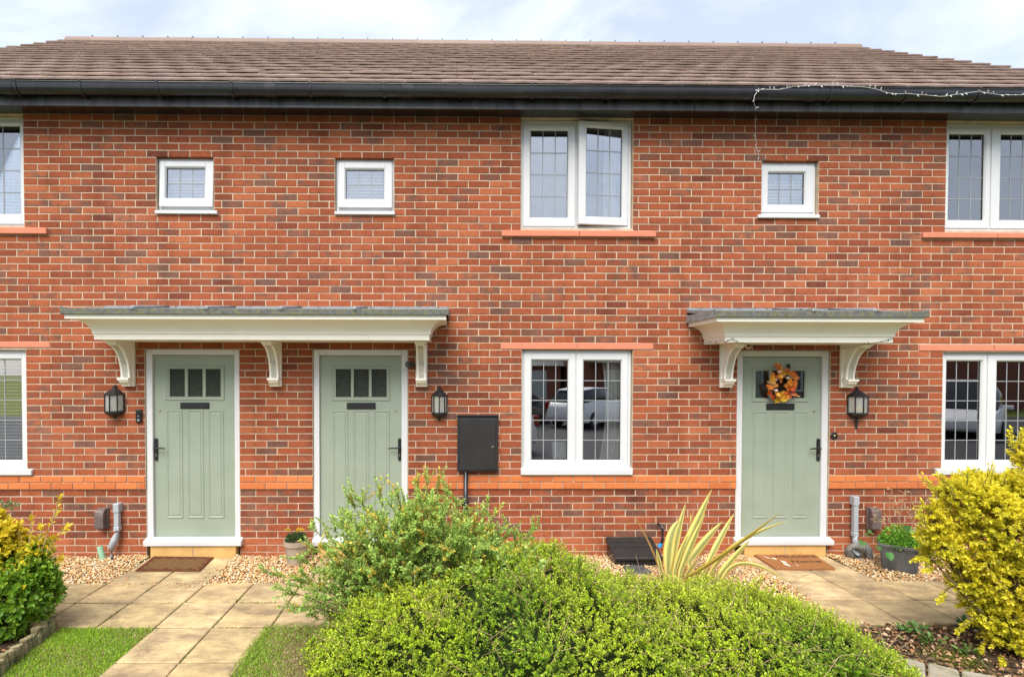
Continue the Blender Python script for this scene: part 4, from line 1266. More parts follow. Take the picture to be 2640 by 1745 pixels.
x0, x1, z0, z1 = rect(1049, 1067, 931, 949, -0.04)
t = thing('security_camera', 'small black camera on the brick between door frame and canopy bracket', 'camera', ((x0 + x1) / 2, 0, z0))
B().box(x1 - 0.03, x1, -0.03, -0.002, z0 + 0.01, z1 - 0.005).obj('mount', 'black_plastic', t, 0.004)
B().tube([(x1 - 0.012, -0.03, (z0 + z1) / 2), (x0 + 0.012, -0.095, (z0 + z1) / 2 + 0.004)], [0.030, 0.034], 12).obj('body', 'black_plastic', t)
B().tube([(x0 + 0.012, -0.095, (z0 + z1) / 2 + 0.004), (x0 + 0.008, -0.1, (z0 + z1) / 2 + 0.004)], [0.018, 0.016], 12).obj('lens', 'car_glass', t)
c = at(2151.5, 1123, -0.01)
t = thing('bell_push', 'round black bell push on the brick below the tailed lantern', 'doorbell', (c.x, 0, c.z))
mx_ = Matrix.Translation((c.x, -0.002, c.z)) @ Matrix.Rotation(math.radians(90), 4, 'X')
B().lathe([(0.039, 0), (0.039, 0.006), (0.033, 0.013), (0.022, 0.014), (0.02, 0.010), (0.001, 0.010)], (0, 0, 0), 24).xf(mx_).obj('plate', 'black_iron', t, smooth=False)
B().lathe([(0.011, 0.0105), (0.011, 0.015), (0.006, 0.018), (0.001, 0.018)], (0, 0, 0), 16).xf(mx_).obj('button', 'brass', t)

# boiler flue cowls
def cowl(u0, u1, v0, v1, label):
    x0, x1, z0, z1 = rect(u0, u1, v0, v1, -0.05)
    sh = abs(x0) / 5.76 * 0.07
    if x0 < 0: x1 -= sh
    else: x0 += sh
    t = thing('vent_cowl', label, 'vent', ((x0 + x1) / 2, 0, z0))
    pr = [(-0.004, z0), (-0.075, z0), (-0.08, z0 + 0.02), (-0.08, z1 - 0.07), (-0.072, z1 - 0.03), (-0.055, z1 - 0.008), (-0.03, z1), (-0.004, z1)]
    B().prism_x(pr, x0 + 0.006, x1 - 0.006).obj('hood', 'brown_plastic', t, 0.008, seg=2)
    B().box(x0 - 0.004, x1 + 0.004, -0.012, 0.012, z0 - 0.006, z1 + 0.004).obj('flange', 'brown_plastic', t, 0.004)
cowl(245.5, 283, 1312, 1363, 'brown plastic vent cowl on brick left of a grey drain pipe stub')
cowl(2231, 2270, 1310, 1365, 'dark brown vent cowl on brick above the slate planter')

# short grey waste pipes running into the gravel
def drain(u0, u1, v0, vm, vb, bend, label):
    x0, x1, z0, z1 = rect(u0, u1, v0, vb, -0.04)
    sh = abs(x0) / 5.76 * 0.05
    if x0 < 0: x1 -= sh
    else: x0 += sh
    xm = (x0 + x1) / 2
    w = (x1 - x0) / 2
    zc = at(u0, v0 + 24, -0.05).z; zm = at(u0, vm, -0.05).z
    t = thing('drain_pipe', label, 'pipe', (xm, -0.05, 0))
    B().box(xm - w, xm + w, -0.066, 0.012, zc, z1).obj('cap', 'grey_pipe', t, 0.006)
    B().box(xm - w * 0.8, xm + w * 0.8, -0.060, -0.012, zm, zc).obj('pipe', 'grey_pipe', t, 0.004)
    B().box(xm - w * 0.95, xm + w * 0.95, -0.064, -0.008, zm - 0.012, zm + 0.03).obj('collar', 'grey_pipe', t, 0.004)
    pts = [(xm, -0.04, zm), (xm, -0.04, zm - 0.05), (xm + bend * 0.4, -0.05, zm - 0.1), (xm + bend, -0.06, zm - 0.17), (xm + bend, -0.06, zm - 0.3)]
    pts = [p if p[2] > -0.03 else (p[0], p[1], -0.03) for p in pts]
    B().tube(pts, [w * 0.9, w * 0.95, w * 1.15, w * 1.15, w * 0.9], 14).obj('shoe', 'grey_pipe', t, smooth=True)
drain(294.5, 317.5, 1297, 1365, 1440, -0.045, 'grey plastic drain pipe stub on brick left of a green door')
drain(2189, 2211.5, 1279, 1380, 1425, 0.03, 'grey plastic drain pipe stub rising behind the grey animal ornament')
c = gr(262, 1441)
t = thing('tube_end', 'pale green plastic tube end leaning in the gravel by the wall', 'tube', (c.x, c.y, 0))
a_, b2_ = at(266, 1444, c.y), at(257, 1408, c.y)
B().tube([a_, a_ + (b2_ - a_) * 0.96], 0.028, 14, cap=False).tube([a_ + (b2_ - a_) * 0.96, b2_, b2_ - (b2_ - a_) * 0.1], [0.028, 0.031, 0.024], 14).obj('tube', 'green_tube', t, smooth=True)

# black box on the gravel with its hose elbow
x0, x1 = at(1585, 1450, -0.34).x, at(1708, 1450, -0.34).x
xa, xb = at(1566, 1385, -0.02).x, at(1676, 1385, -0.02).x
t = thing('utility_box', 'black plastic box with sloping ribbed lid against the brick wall', 'box', ((x0 + x1) / 2, -0.2, 0))
zt = at(1620, 1384, -0.03).z; zl = at(1640, 1437, -0.34).z
xa, xb = (xa + x0) / 2 - 0.01, (xb + x1) / 2 + 0.01
B().prism_x([(-0.02, -0.02), (-0.33, -0.02), (-0.33, zl - 0.03), (-0.02, zt - 0.02)], xa + 0.012, xb - 0.012).obj('body', 'black_plastic', t, 0.006)
B().prism_x([(-0.015, zt - 0.018), (-0.345, zl - 0.03), (-0.345, zl), (-0.015, zt)], xa, xb).obj('lid', 'meter_black', t, 0.005)
for q in (0.25, 0.5):
    B().prism_x([(-0.015 - 0.33 * q, zt + (zl - zt) * q + 0.0008), (-0.015 - 0.33 * q - 0.01, zt + (zl - zt) * (q + 0.03) + 0.0008), (-0.015 - 0.33 * q - 0.01, zt + (zl - zt) * (q + 0.03) + 0.006), (-0.015 - 0.33 * q, zt + (zl - zt) * q + 0.006)], xa + 0.01, xb - 0.01).obj('rib', 'meter_black', t)
c = at(1650, 1427, -0.28)
B().ball((c.x, -0.285, zt + (zl - zt) * 0.82 + 0.003), 0.01, 0.01, 0.005, 8, 5).obj('screw', 'rubber', t)
t = thing('hose_elbow', 'black hose elbow with blue connector standing beside the black box', 'hose', at(1706, 1400, -0.06))
B().tube([at(1696, 1350, -0.02), at(1705, 1355, -0.07), at(1708, 1365, -0.08), at(1708, 1392, -0.08), at(1704, 1402, -0.08)], [0.013, 0.015, 0.015, 0.015, 0.013], 10).obj('hose', 'black_plastic', t, smooth=True)
B().tube([at(1705, 1401, -0.08), at(1699, 1410, -0.08)], [0.017, 0.02], 10).obj('connector', 'blue_fitting', t)
B().tube([at(1710, 1366, -0.05), at(1719, 1375, -0.04), at(1722, 1388, -0.04), at(1715, 1410, -0.04)], 0.004, 6).obj('wire', 'rubber', t)
c = gr(1640, 1474)
tag(B().prism_z([(c.x - 0.1, c.y + 0.09), (c.x + 0.08, c.y + 0.1), (c.x + 0.13, c.y - 0.07), (c.x + 0.01, c.y - 0.14), (c.x - 0.13, c.y - 0.06)], -0.01, 0.035).obj('slate_piece', 'slate_planter', None, 0.006), 'dark piece of slate lying on gravel in front of the black box', 'slate')

# ------------------------------------------------------------------ doormats
def mat_quad(px4, z):
    return [gr(u, v, z) for u, v in px4]
q = mat_quad([(396.5, 1434), (551, 1436), (514.5, 1470.5), (348.5, 1470.5)], 0.012)
t = thing('doormat', 'worn brown doormat with faded red floral border', 'doormat', sum(q, Vector()) / 4)
def mat_plate(q, inset, z0, z1, name, mt, par, wob=0.0, ni=26, nj=12, hole=None):
    """woven plate over the quad q, edges slightly uneven; hole leaves the middle free"""
    vs = []; fs = []
    for j in range(nj + 1):
        for i in range(ni + 1):
            a, b_ = inset + (1 - 2 * inset) * i / ni, inset + (1 - 2 * inset) * j / nj
            p = q[0] * (1 - a) * (1 - b_) + q[1] * a * (1 - b_) + q[2] * a * b_ + q[3] * (1 - a) * b_
            vs.append((p.x + random.uniform(-wob, wob), p.y + random.uniform(-wob, wob), z1 + random.uniform(-0.0012, 0.0012)))
    m = ni + 1
    for j in range(nj):
        for i in range(ni):
            if hole and hole(i / ni, j / nj): continue
            fs.append((j * m + i, (j + 1) * m + i, (j + 1) * m + i + 1, j * m + i + 1))
    o0 = len(vs)
    rim = [i for i in range(m)] + [j * m + ni for j in range(1, nj + 1)] + [nj * m + i for i in range(ni - 1, -1, -1)] + [j * m for j in range(nj - 1, 0, -1)]
    vs += [(vs[i][0], vs[i][1], z0) for i in rim]
    for k in range(len(rim)):
        k2 = (k + 1) % len(rim)
        fs.append((rim[k], rim[k2], o0 + k2, o0 + k))
    return B()._add(vs, fs).obj(name, mt, par)
mat_plate(q, 0.0, 0.002, 0.014, 'pile', 'coir_brown', t, 0.001)
def border(i, j):
    d = min(i * 1.0, 1 - i, j * 0.55, (1 - j) * 0.55)
    return d > 0.06 + 0.06 * math.sin(i * 41) * math.sin(j * 23 + i * 9)
mat_plate(q, 0.004, 0.0145, 0.0165, 'border', 'coir_red', t, 0.002, 60, 34, border)

q = mat_quad([(1941, 1427), (2099, 1428.5), (2154, 1465.5), (2000, 1465.5)], 0.016)
t = thing('doormat', 'orange coir doormat lettered welcome home below the wreathed door', 'doormat', sum(q, Vector()) / 4)
mat_plate(q, 0.0, 0.002, 0.018, 'pile', 'coir_orange', t, 0.001)
def text(body, loc, size, rotz, mt, par, shear=0.0, z=0.0, sy=1.0):
    cu = bpy.data.curves.new(body, 'FONT'); cu.body = body; cu.size = size; cu.extrude = 0.0006; cu.shear = shear
    cu.align_x = 'CENTER'; cu.align_y = 'CENTER'
    o = bpy.data.objects.new('lettering', cu); COL.objects.link(o)
    bpy.context.view_layer.update()
    me = bpy.data.meshes.new_from_object(o.evaluated_get(bpy.context.evaluated_depsgraph_get()))
    bpy.data.objects.remove(o)
    me.transform(Matrix.Translation((loc[0], loc[1], z)) @ Matrix.Rotation(rotz, 4, 'Z') @ Matrix.Diagonal((1, sy, 1, 1)))
    me.materials.clear(); me.materials.append(MATS[mt])
    return link('lettering', me, par)
w1 = gr(2050, 1434, 0.02); w2 = gr(2075, 1446.5, 0.02)
text('WELCOME', w1, 0.098, 0.0, 'ink', t, 0.0, 0.0195, 0.85)
text('Home', w2, 0.125, 0.0, 'ink', t, 0.35, 0.0195, 0.8)
wb = B()
for k, (a_, b2_) in enumerate((((1960, 1430), (1995, 1442)), ((1990, 1436), (2003, 1442)), ((2010, 1443), (2032, 1452)), ((2016, 1449), (2040, 1460)), ((2050, 1454), (2062, 1458)))):
    p, r_ = gr(*a_, 0.02), gr(*b2_, 0.02)
    d = (r_ - p).normalized(); s_ = Vector((-d.y, d.x, 0)) * (0.008 if k in (0, 4) else 0.02)
    m_ = (p + r_) / 2
    B()._add([(p.x, p.y, 0.0196), (m_.x + s_.x, m_.y + s_.y, 0.0196), (r_.x, r_.y, 0.0196), (m_.x - s_.x, m_.y - s_.y, 0.0196)], [(0, 3, 2, 1)]).obj('printed_leaf', 'mat_white', t)

# ================================================================== POTS AND ORNAMENTS
c = gr(757, 1459)
pot = thing('flower_pot', 'tan plastic pot of yellow chrysanthemums on gravel between two green doors', 'plant pot', (c.x, c.y, 0))
hz = at(757, 1397, c.y).z; R1 = (at(789, 1400, c.y).x - at(725, 1400, c.y).x) / 2; cy = c.y + R1 * 0.75
B().lathe([(R1 * 0.72, 0.0), (R1 * 0.9, hz * 0.78), (R1 * 0.98, hz * 0.78), (R1, hz * 0.82), (R1, hz), (R1 * 0.94, hz), (R1 * 0.9, hz * 0.86), (0.001, hz * 0.86)], (c.x, cy, -0.004), 32).obj('pot', 'tan_pot', pot, smooth=False)
n = 420
th = rng.uniform(0, 6.28, n); rr = R1 * 0.75 * np.sqrt(rng.random(n))
P = np.stack([c.x + rr * np.cos(th), cy + rr * np.sin(th), hz * 0.9 + rng.uniform(0, 0.085, n) * (1 - (rr / R1) ** 2 * 0.6)], 1)
D = unit(np.stack([np.cos(th) * 0.8, np.sin(th) * 0.8, rng.uniform(0.2, 1.2, n)], 1) + rng.normal(0, 0.3, (n, 3)))
g = cmix((0.035, 0.075, 0.02), (0.09, 0.16, 0.045), rng.random(n))
leaves('foliage', P, D, unit(rng.normal(size=(n, 3)) + np.array([0, 0, 1])), rng.uniform(0.02, 0.035, n), rng.uniform(0.012, 0.02, n), g, g * 1.15, 'leaf', pot)
for k in range(8):
    fx_, fy = c.x + random.uniform(-0.085, 0.085), cy + random.uniform(-0.08, 0.03); fz = hz * 0.9 + 0.118 + random.uniform(-0.015, 0.02)
    m_ = 26; ph = rng.uniform(0, 6.28, m_)
    tl = rng.uniform(0.1, 1.3, m_)
    D = unit(np.stack([np.cos(ph) * np.sin(tl), np.sin(ph) * np.sin(tl) - 0.15, np.cos(tl)], 1))
    cc = cmix((0.78, 0.50, 0.015), (0.85, 0.66, 0.04), rng.random(m_))
    leaves('flower', np.tile([[fx_, fy, fz]], (m_, 1)), D, unit(rng.normal(size=(m_, 3))), rng.uniform(0.022, 0.031, m_), np.full(m_, 0.011), cc * 0.9, cc, 'leaf', pot)

# slate planter
b0 = gr(2281, 1468); b1 = gr(2357, 1481)
pl = thing('slate_planter', 'square dark slate planter of green herbs on gravel beside the wreathed door', 'planter', ((b0.x + b1.x) / 2, b0.y + 0.15, 0))
ang = math.atan2(b1.y - b0.y, b1.x - b0.x)
wv = (b1 - b0).length * 1.15
ctr = (b0 + b1) / 2
ax = Vector((math.cos(ang), math.sin(ang), 0)); ay = Vector((-math.sin(ang), math.cos(ang), 0))
hp = at(2340, 1406, ctr.y).z
def psq(w, off, z): return [ctr + ax * (sx * w / 2) + ay * (wv / 2 + sy * w / 2) + Vector((0, 0, z)) for sx, sy in ((-1, -1), (1, -1), (1, 1), (-1, 1))]
rings = [psq(wv, 0, -0.01), psq(wv * 1.2, 0, hp * 0.72), psq(wv * 1.21, 0, hp * 0.74), psq(wv * 1.19, 0, hp * 0.77), psq(wv * 1.26, 0, hp * 0.80), psq(wv * 1.24, 0, hp * 0.85), psq(wv * 1.31, 0, hp * 0.88), psq(wv * 1.33, 0, hp), psq(wv * 1.2, 0, hp), psq(wv * 1.15, 0, hp * 0.85)]
vs = [p for r_ in rings for p in r_]; fs = [(3, 2, 1, 0)]
for k in range(len(rings) - 1):
    for i in range(4):
        j = (i + 1) % 4; fs.append((k * 4 + i, k * 4 + j, (k + 1) * 4 + j, (k + 1) * 4 + i))
fs.append(tuple(len(vs) - 4 + i for i in range(4)))
B()._add(vs, fs).obj('tub', 'slate_planter', pl, 0.006)
pc_ = ctr + ay * (wv / 2)
n = 2100
th = rng.uniform(0, 6.28, n); r2 = np.sqrt(rng.random(n))
ox, oy = r2 * np.cos(th) * wv * 0.72, r2 * np.sin(th) * wv * 0.66
P = np.stack([pc_.x + ox + 0.01, pc_.y + oy, hp * 0.9 + rng.uniform(0.1, 1, n) * 0.20 * (1 - r2 ** 3)], 1)
D = unit(np.stack([ox * 3, oy * 3 - 0.2, np.full(n, 0.5)], 1) + rng.normal(0, 0.45, (n, 3)))
g = cmix((0.09, 0.25, 0.02), (0.24, 0.50, 0.04), rng.random(n))
leaves('herb_foliage', P, D, unit(rng.normal(0, .6, (n, 3)) + np.array([0, -0.2, 1])), rng.uniform(0.014, 0.026, n), rng.uniform(0.010, 0.018, n), g, g * 1.15, 'leaf', pl)
for (u, v, s_, dd) in ((2290, 1425, 0.075, (-0.1, -0.5, -0.85)), (2225, 1395, 0.065, (-0.6, -0.5, -0.6)), (2248, 1372, 0.06, (-0.8, -0.3, 0.1)), (2262, 1408, 0.055, (-0.3, -0.8, -0.4)), (2240, 1380, 0.05, (-0.9, -0.2, 0.2)), (2335, 1365, 0.055, (0.3, -0.3, 0.6)), (2345, 1372, 0.05, (0.7, -0.3, 0.3)), (2330, 1375, 0.05, (-0.2, -0.8, 0.3))):
    y_ = pc_.y - wv * 0.55
    p = at(u, v, y_)
    m_ = 5
    Dn = unit(np.array([dd]) + rng.normal(0, 0.05, (1, 3)))
    # a heart-shaped leaf: two lobes and a tip
    d3 = Vector(Dn[0]); s3 = d3.cross(Vector((0, -0.6, 0.8))).normalized(); u3 = s3.cross(d3)
    pts = [(0, 0), (0.18, -0.12), (0.42, -0.02), (0.55, 0.25), (0.45, 0.6), (0.2, 0.85), (0, 1.05)]
    vs = [p + s3 * (a * s_) + d3 * (b_ * s_) + u3 * (abs(a) * 0.25 * s_) for a, b_ in pts] + [p - s3 * (a * s_) + d3 * (b_ * s_) + u3 * (abs(a) * 0.25 * s_) for a, b_ in pts[1:-1]]
    vs = [tuple(x) for x in vs]
    bb = B(); gc = (0.075 * random.uniform(.8, 1.3), 0.20 * random.uniform(.8, 1.2), 0.035)
    bb._add(vs, [(0, 1, 2, 3, 4, 5, 6), (0, 6, 11, 10, 9, 8, 7)], gc)
    bb.obj('leaf', 'leaf', pl)
# dried flower stems behind
P0, P1 = [], []; heads = []
for k in range(13):
    u, v = random.uniform(2240, 2420), random.uniform(1250, 1360)
    q0 = Vector((pc_.x + random.uniform(-0.12, 0.15), pc_.y + random.uniform(0, 0.12), hp * 0.85))
    e = at(u, v, pc_.y + 0.1)
    prev = q0
    for s_ in range(1, 6):
        w_ = s_ / 5
        nx_ = q0.lerp(e, w_) + Vector((random.uniform(-0.015, 0.015), random.uniform(-0.015, 0.015), 0.03 * math.sin(w_ * 3.1)))
        P0.append(prev); P1.append(nx_); prev = nx_
        if s_ > 2:
            for _ in range(2):
                h_ = nx_ + Vector((random.uniform(-0.05, 0.05), random.uniform(-0.04, 0.04), random.uniform(-0.01, 0.045)))
                P0.append(nx_); P1.append(h_); heads.append(h_)
stuff(twigs('dry_stems', np.array(P0), np.array(P1), 0.0024, 0.0016, 'dry_twig', pl))
hd = np.array(heads); 
stuff(pebbles('dry_heads', hd, rng.uniform(0.007, 0.0125, len(hd)), cmix((0.20, 0.11, 0.05), (0.40, 0.27, 0.14), rng.random(len(hd))), 'litter', pl, 0.9))

# mottled grey ornament: two burrowing animals, one round a dish-shaped opening
oc = gr(2210, 1447)
orn = thing('animal_ornament', 'mottled grey resin animal ornament with round dish lying on gravel by the pipe', 'ornament', (oc.x, oc.y + 0.08, 0))
yo = oc.y + 0.06
cc = at(2205, 1419, yo)
pts = []; rad = []
for i in range(15):
    t_ = 2 * math.pi * i / 14
    pts.append((cc.x + 0.062 * math.cos(t_), yo - 0.045 * math.sin(t_ + 0.5) * 0.5, cc.z + 0.058 * math.sin(t_))); rad.append(0.036 + 0.008 * math.sin(2 * t_))
B().tube(pts, rad, 12, cap=False).obj('body', 'grey_resin', orn, smooth=True)
B().lathe([(0.046, 0.0), (0.043, 0.01), (0.03, -0.012), (0.001, -0.02)], (0, 0, 0), 20).xf(Matrix.Translation((cc.x + 0.004, yo - 0.012, cc.z - 0.002)) @ Matrix.Rotation(math.radians(62), 4, 'X') @ Matrix.Rotation(0.3, 4, 'Y')).obj('dish', 'grey_pipe', orn, smooth=True)
B().tube([at(2212, 1440, yo - 0.03), at(2224, 1450, yo - 0.07), at(2236, 1458, yo - 0.09), at(2243, 1463, yo - 0.10)], [0.022, 0.028, 0.031, 0.018], 12).obj('limb', 'grey_resin', orn, smooth=True)
B().tube([at(2226, 1398, yo + 0.04), at(2236, 1415, yo + 0.02), at(2240, 1434, yo), at(2250, 1450, yo - 0.02)], [0.026, 0.045, 0.036, 0.020], 12).obj('second_animal', 'grey_resin', orn, smooth=True)
B().ball(at(2207, 1450, yo - 0.06), 0.014, 0.016, 0.009, 8, 5, jit=0.1).obj('paw', 'salmon_stone', orn, smooth=True)
B().ball(at(2237, 1443, yo - 0.03), 0.010, 0.012, 0.010, 8, 5, jit=0.1).obj('snout', 'salmon_stone', orn, smooth=True)

# solar stake light behind the golden bush
c = at(2443, 1400, -0.28)
t = thing('stake_light', 'small black stake lantern half hidden behind the golden bush', 'garden light', (c.x, -0.28, 0))
zt = at(2440, 1278, -0.28).z; zb = at(2440, 1313, -0.28).z
B().tube([(c.x, -0.28, -0.03), (c.x, -0.28, zb)], 0.012, 8).obj('stake', 'black_plastic', t)
B().lathe([(0.028, zb), (0.034, zb + 0.008), (0.05, zt - 0.035), (0.046, zt - 0.035)], (c.x, -0.28, 0), 4).obj('glass', 'lantern_glass', t)
for k in range(4):
    a_ = math.pi / 2 * k
    B().tube([(c.x + 0.032 * math.cos(a_), -0.28 + 0.032 * math.sin(a_), zb), (c.x + 0.05 * math.cos(a_), -0.28 + 0.05 * math.sin(a_), zt - 0.03)], 0.005, 6).obj('bar', 'black_plastic', t)
B().lathe([(0.085, zt - 0.032), (0.085, zt - 0.022), (0.03, zt), (0.001, zt + 0.004)], (c.x, -0.28, 0), 4).obj('cap', 'black_plastic', t)

# log-roll edging round the left bed: every log a part
e0, e1 = gr(138, 1625), gr(-30, 1760)
edg = thing('log_edging', 'low edging of weathered half logs beside the lawn', 'edging', (e0.x, e0.y, 0))
ne = 15
for k in range(ne):
    w_ = k / (ne - 1); p = e0.lerp(e1, w_)
    h_ = random.uniform(0.085, 0.125); r_ = random.uniform(0.024, 0.033)
    lean = random.uniform(-0.012, 0.012)
    B().tube([(p.x, p.y, -0.05), (p.x + lean * .5, p.y, h_ * 0.5), (p.x + lean, p.y - 0.006, h_ - 0.006), (p.x + lean, p.y - 0.006, h_)], [r_, r_, r_ * 0.98, r_ * 0.88], 9).obj('log', 'log_wood', edg)

# stone edging bottom right
se = thing('stone_edging', 'weathered stone edging blocks in the soil beside the sprawling shrub', 'edging', gr(2430, 1730))
qs = [((2335, 1690), (2385, 1705), (2390, 1790), (2300, 1790)), ((2392, 1703), (2470, 1722), (2478, 1745), (2392, 1770)), ((2478, 1725), (2570, 1742), (2590, 1790), (2480, 1770))]
for q4 in qs:
    pp = [gr(u, v, 0.05) for u, v in q4]
    B().prism_z([(p.x, p.y) for p in pp][::-1], -0.06, 0.05 + random.uniform(-0.006, 0.006)).obj('stone', 'edging_stone', se, 0.012, seg=2)
n = 2600
q4 = [gr(2365, 1690), gr(2470, 1712), gr(2560, 1738), gr(2540, 1700), gr(2440, 1675), gr(2380, 1670)]
a_ = rng.random((n, 6)); a_ /= a_.sum(1, keepdims=True)
P = (a_ ** 1.6 / (a_ ** 1.6).sum(1, keepdims=True)) @ np.array([list(p) for p in q4]); P[:, 2] = rng.uniform(-0.01, 0.006, n)
P[:, :2] += rng.normal(0, 0.06, (n, 2))
g = cmix((0.09, 0.115, 0.012), (0.21, 0.22, 0.02), rng.random(n))
stuff(tag(leaves('moss', P, unit(rng.normal(0, .7, (n, 3)) + np.array([0, 0, 1])), unit(rng.normal(size=(n, 3))), rng.uniform(0.008, 0.018, n), rng.uniform(0.003, 0.007, n), g, g, 'grass'), 'bright green moss on the soil behind the stone edging', 'moss'))
# low weeds by the right path
for k, (u, v, m_, s_) in enumerate(((2370, 1640, 26, 0.05), (2500, 1620, 30, 0.055), (2400, 1660, 22, 0.045), (2500, 1690, 16, 0.05), (2330, 1630, 18, 0.04))):
    p = gr(u, v)
    ph = rng.uniform(0, 6.28, m_); tl = rng.uniform(0.5, 1.35, m_)
    D = np.stack([np.cos(ph) * np.sin(tl), np.sin(ph) * np.sin(tl), np.cos(tl)], 1)
    P = np.array([[p.x, p.y, 0.0]]) + D * rng.uniform(0.01, 0.07, (m_, 1))
    g = cmix((0.055, 0.13, 0.02), (0.13, 0.25, 0.045), rng.random(m_))
    w_ = thing('weed_plant', ['leafy green weed in the leaf litter at the edge of the sprawling shrub', 'broad-leaved green weed at the path edge below the golden bush', 'feathery weed among brown leaves near the stone edging', 'upright weed in the leaf litter beside mossy soil', 'small weed growing at the path corner beside the shrub'][k], 'weed', (p.x, p.y, 0), 'weeds in the leaf litter')
    leaves('foliage', P, D, unit(rng.normal(0, .3, (m_, 3)) + np.array([0, 0, 1])), np.full(m_, s_), np.full(m_, s_ * 0.55), g, g * 1.2, 'leaf', w_)

# ================================================================== PLANTS
# --- striped phormium
base = Vector((at(1762, 1500, -0.82).x, -0.82, -0.01))
ph_ = thing('striped_phormium', 'yellow and green striped sword-leaved plant in gravel by the wreathed door', 'plant', base)
S4 = 1 / 4.744
def pxl(p, y): return at(1560 + p[0] * S4, 1240 + p[1] * S4, y)
blades = [((800, 1120), None, (990, 262), 62, 0), ((775, 1100), (810, 700), (918, 468), 80, 0), ((870, 1110), None, (1306, 98), 82, 0), ((930, 1100), None, (1228, 388), 60, -0.04), ((1040, 980), None, (1440, 488), 70, 0.03),
          ((1270, 985), None, (1582, 388), 52, 0.05), ((1000, 1180), (1480, 880), (2172, 360), 40, -0.05), ((1290, 1130), (1640, 760), (2246, 480), 46, 0.02), ((1350, 1230), (1560, 960), (1790, 700), 55, -0.06),
          ((640, 1010), (520, 720), (320, 370), 14, -0.03), ((690, 1110), None, (625, 820), 34, -0.06), ((1420, 1290), (1690, 1010), (2270, 1245), 40, -0.1), ((980, 1180), None, (1142, 958), 32, -0.1),
          ((1040, 1010), None, (1046, 378), 26, 0.05), ((1220, 1210), None, (1272, 1050), 30, -0.08), ((1000, 700), None, (1095, 295), 14, 0.06), ((890, 1120), None, (1170, 560), 30, 0.08), ((850, 1130), (930, 860), (1030, 640), 44, -0.05),
          ((1150, 1000), (1250, 700), (1360, 450), 12, 0.07), ((820, 1130), None, (900, 600), 50, 0.06)]
for k, (b0_, mid, tp, w, dy) in enumerate(blades):
    y_ = base.y + dy
    p0, p2 = pxl(b0_, y_), pxl(tp, y_ + dy * 1.5 + 0.02)
    p1 = pxl(mid, y_ + dy * 0.7) if mid else p0.lerp(p2, 0.5) + Vector((random.uniform(-0.008, 0.008), random.uniform(-0.02, 0.02), 0.01))
    p1 = p1 * 2 - (p0 + p2) * 0.5 if mid else p1
    root = base + Vector((random.uniform(-0.05, 0.06) + (p0.x - base.x) * 0.45, random.uniform(-0.03, 0.03), 0))
    ctrl = [root] + [p0 * (1 - t_) ** 2 + p1 * 2 * t_ * (1 - t_) + p2 * t_ * t_ for t_ in np.linspace(0.0, 1, 14)]
    W_ = 1.75 * w * S4 / F * (y_ - CAM.y)
    bb = B(); rows = []
    brown = w < 16
    gm = (0.40, 0.44, 0.15); ye = (0.86, 0.76, 0.24); org = (0.60, 0.36, 0.05)
    if k in (6,): gm, ye = (0.23, 0.235, 0.045), (0.52, 0.38, 0.05)
    if brown: gm = ye = org = (0.42, 0.26, 0.09)
    vs = []; cs = []
    for i, p in enumerate(ctrl):
        d = (ctrl[min(i + 1, len(ctrl) - 1)] - ctrl[max(i - 1, 0)]).normalized()
        s_ = d.cross(Vector((0.15 * math.sin(k * 1.7), 1, 0.25))).normalized(); u_ = s_.cross(d)
        t_ = i / (len(ctrl) - 1)
        ww = W_ * 0.5 * min(1, 0.55 + t_ * 1.4) * max(0.02, (1 - t_ ** 3.2))
        for q_, cc in ((-1, org), (-0.84, ye), (-0.42, ye), (-0.36, gm), (0.0, tuple(x * 0.85 for x in gm)), (0.36, gm), (0.42, ye), (0.84, ye), (1, org)):
            vs.append(tuple(p + s_ * (q_ * ww) + u_ * (abs(q_) * ww * 0.35)))
            bb.c.append(tuple(x * random.uniform(0.93, 1.07) for x in cc))
    m = 9; bb.v = vs
    for i in range(len(ctrl) - 1):
        for j in range(m - 1): bb.f.append((i * m + j, i * m + j + 1, (i + 1) * m + j + 1, (i + 1) * m + j))
    bb.obj('leaf', 'leaf', ph_, smooth=True)

# --- the low spreading shrub of tiny bright leaves
XS = np.array([-0.92, -0.82, -0.65, -0.42, -0.1, 0.2, 0.5, 0.72, 0.95, 1.15, 1.4, 1.65, 1.9, 2.15, 2.38, 2.58, 2.72, 2.80])
HS = np.array([0.04, 0.20, 0.38, 0.49, 0.60, 0.68, 0.73, 0.68, 0.595, 0.50, 0.455, 0.465, 0.475, 0.44, 0.39, 0.30, 0.19, 0.05])
MY, MW = -2.28, 0.80
def mound_pt(X, a, k=1.0):
    h = np.interp(X, XS, HS); w = MW * np.clip(np.sqrt(h / 0.6), 0.25, 1.05)
    bmp = 1 + 0.055 * np.sin(X * 9.1 + a * 3) + 0.05 * np.sin(X * 17 + a * 7.3 + 1) + 0.04 * np.sin(X * 5.3 - a * 11)
    w = w * np.interp(X, [-1.0, 0.0, 0.6], [0.5, 0.75, 1.0])
    yy_ = MY + 0.22 * np.clip((0.4 - X) / 1.2, 0, 1) + 0.10 * np.sin(X * 1.7) + w * np.sin(a) * k * bmp
    zz = h * np.sign(np.cos(a)) * np.abs(np.cos(a)) ** 0.72 * bmp * k
    return np.stack([X, yy_, zz], -1)
def mound_sample(n, amin, amax):
    X = rng.uniform(-0.91, 2.79, n); a = rng.uniform(amin, amax, n)
    p = mound_pt(X, a)
    e = 1e-3
    tx = mound_pt(X + e, a) - p; ta = mound_pt(X, a + e) - p
    nn = unit(np.cross(ta, tx)); nn *= np.sign((nn * (p - np.stack([X, np.full(n, MY), np.full(n, 0.15)], -1))).sum(1))[:, None]
    return p, nn, X, a
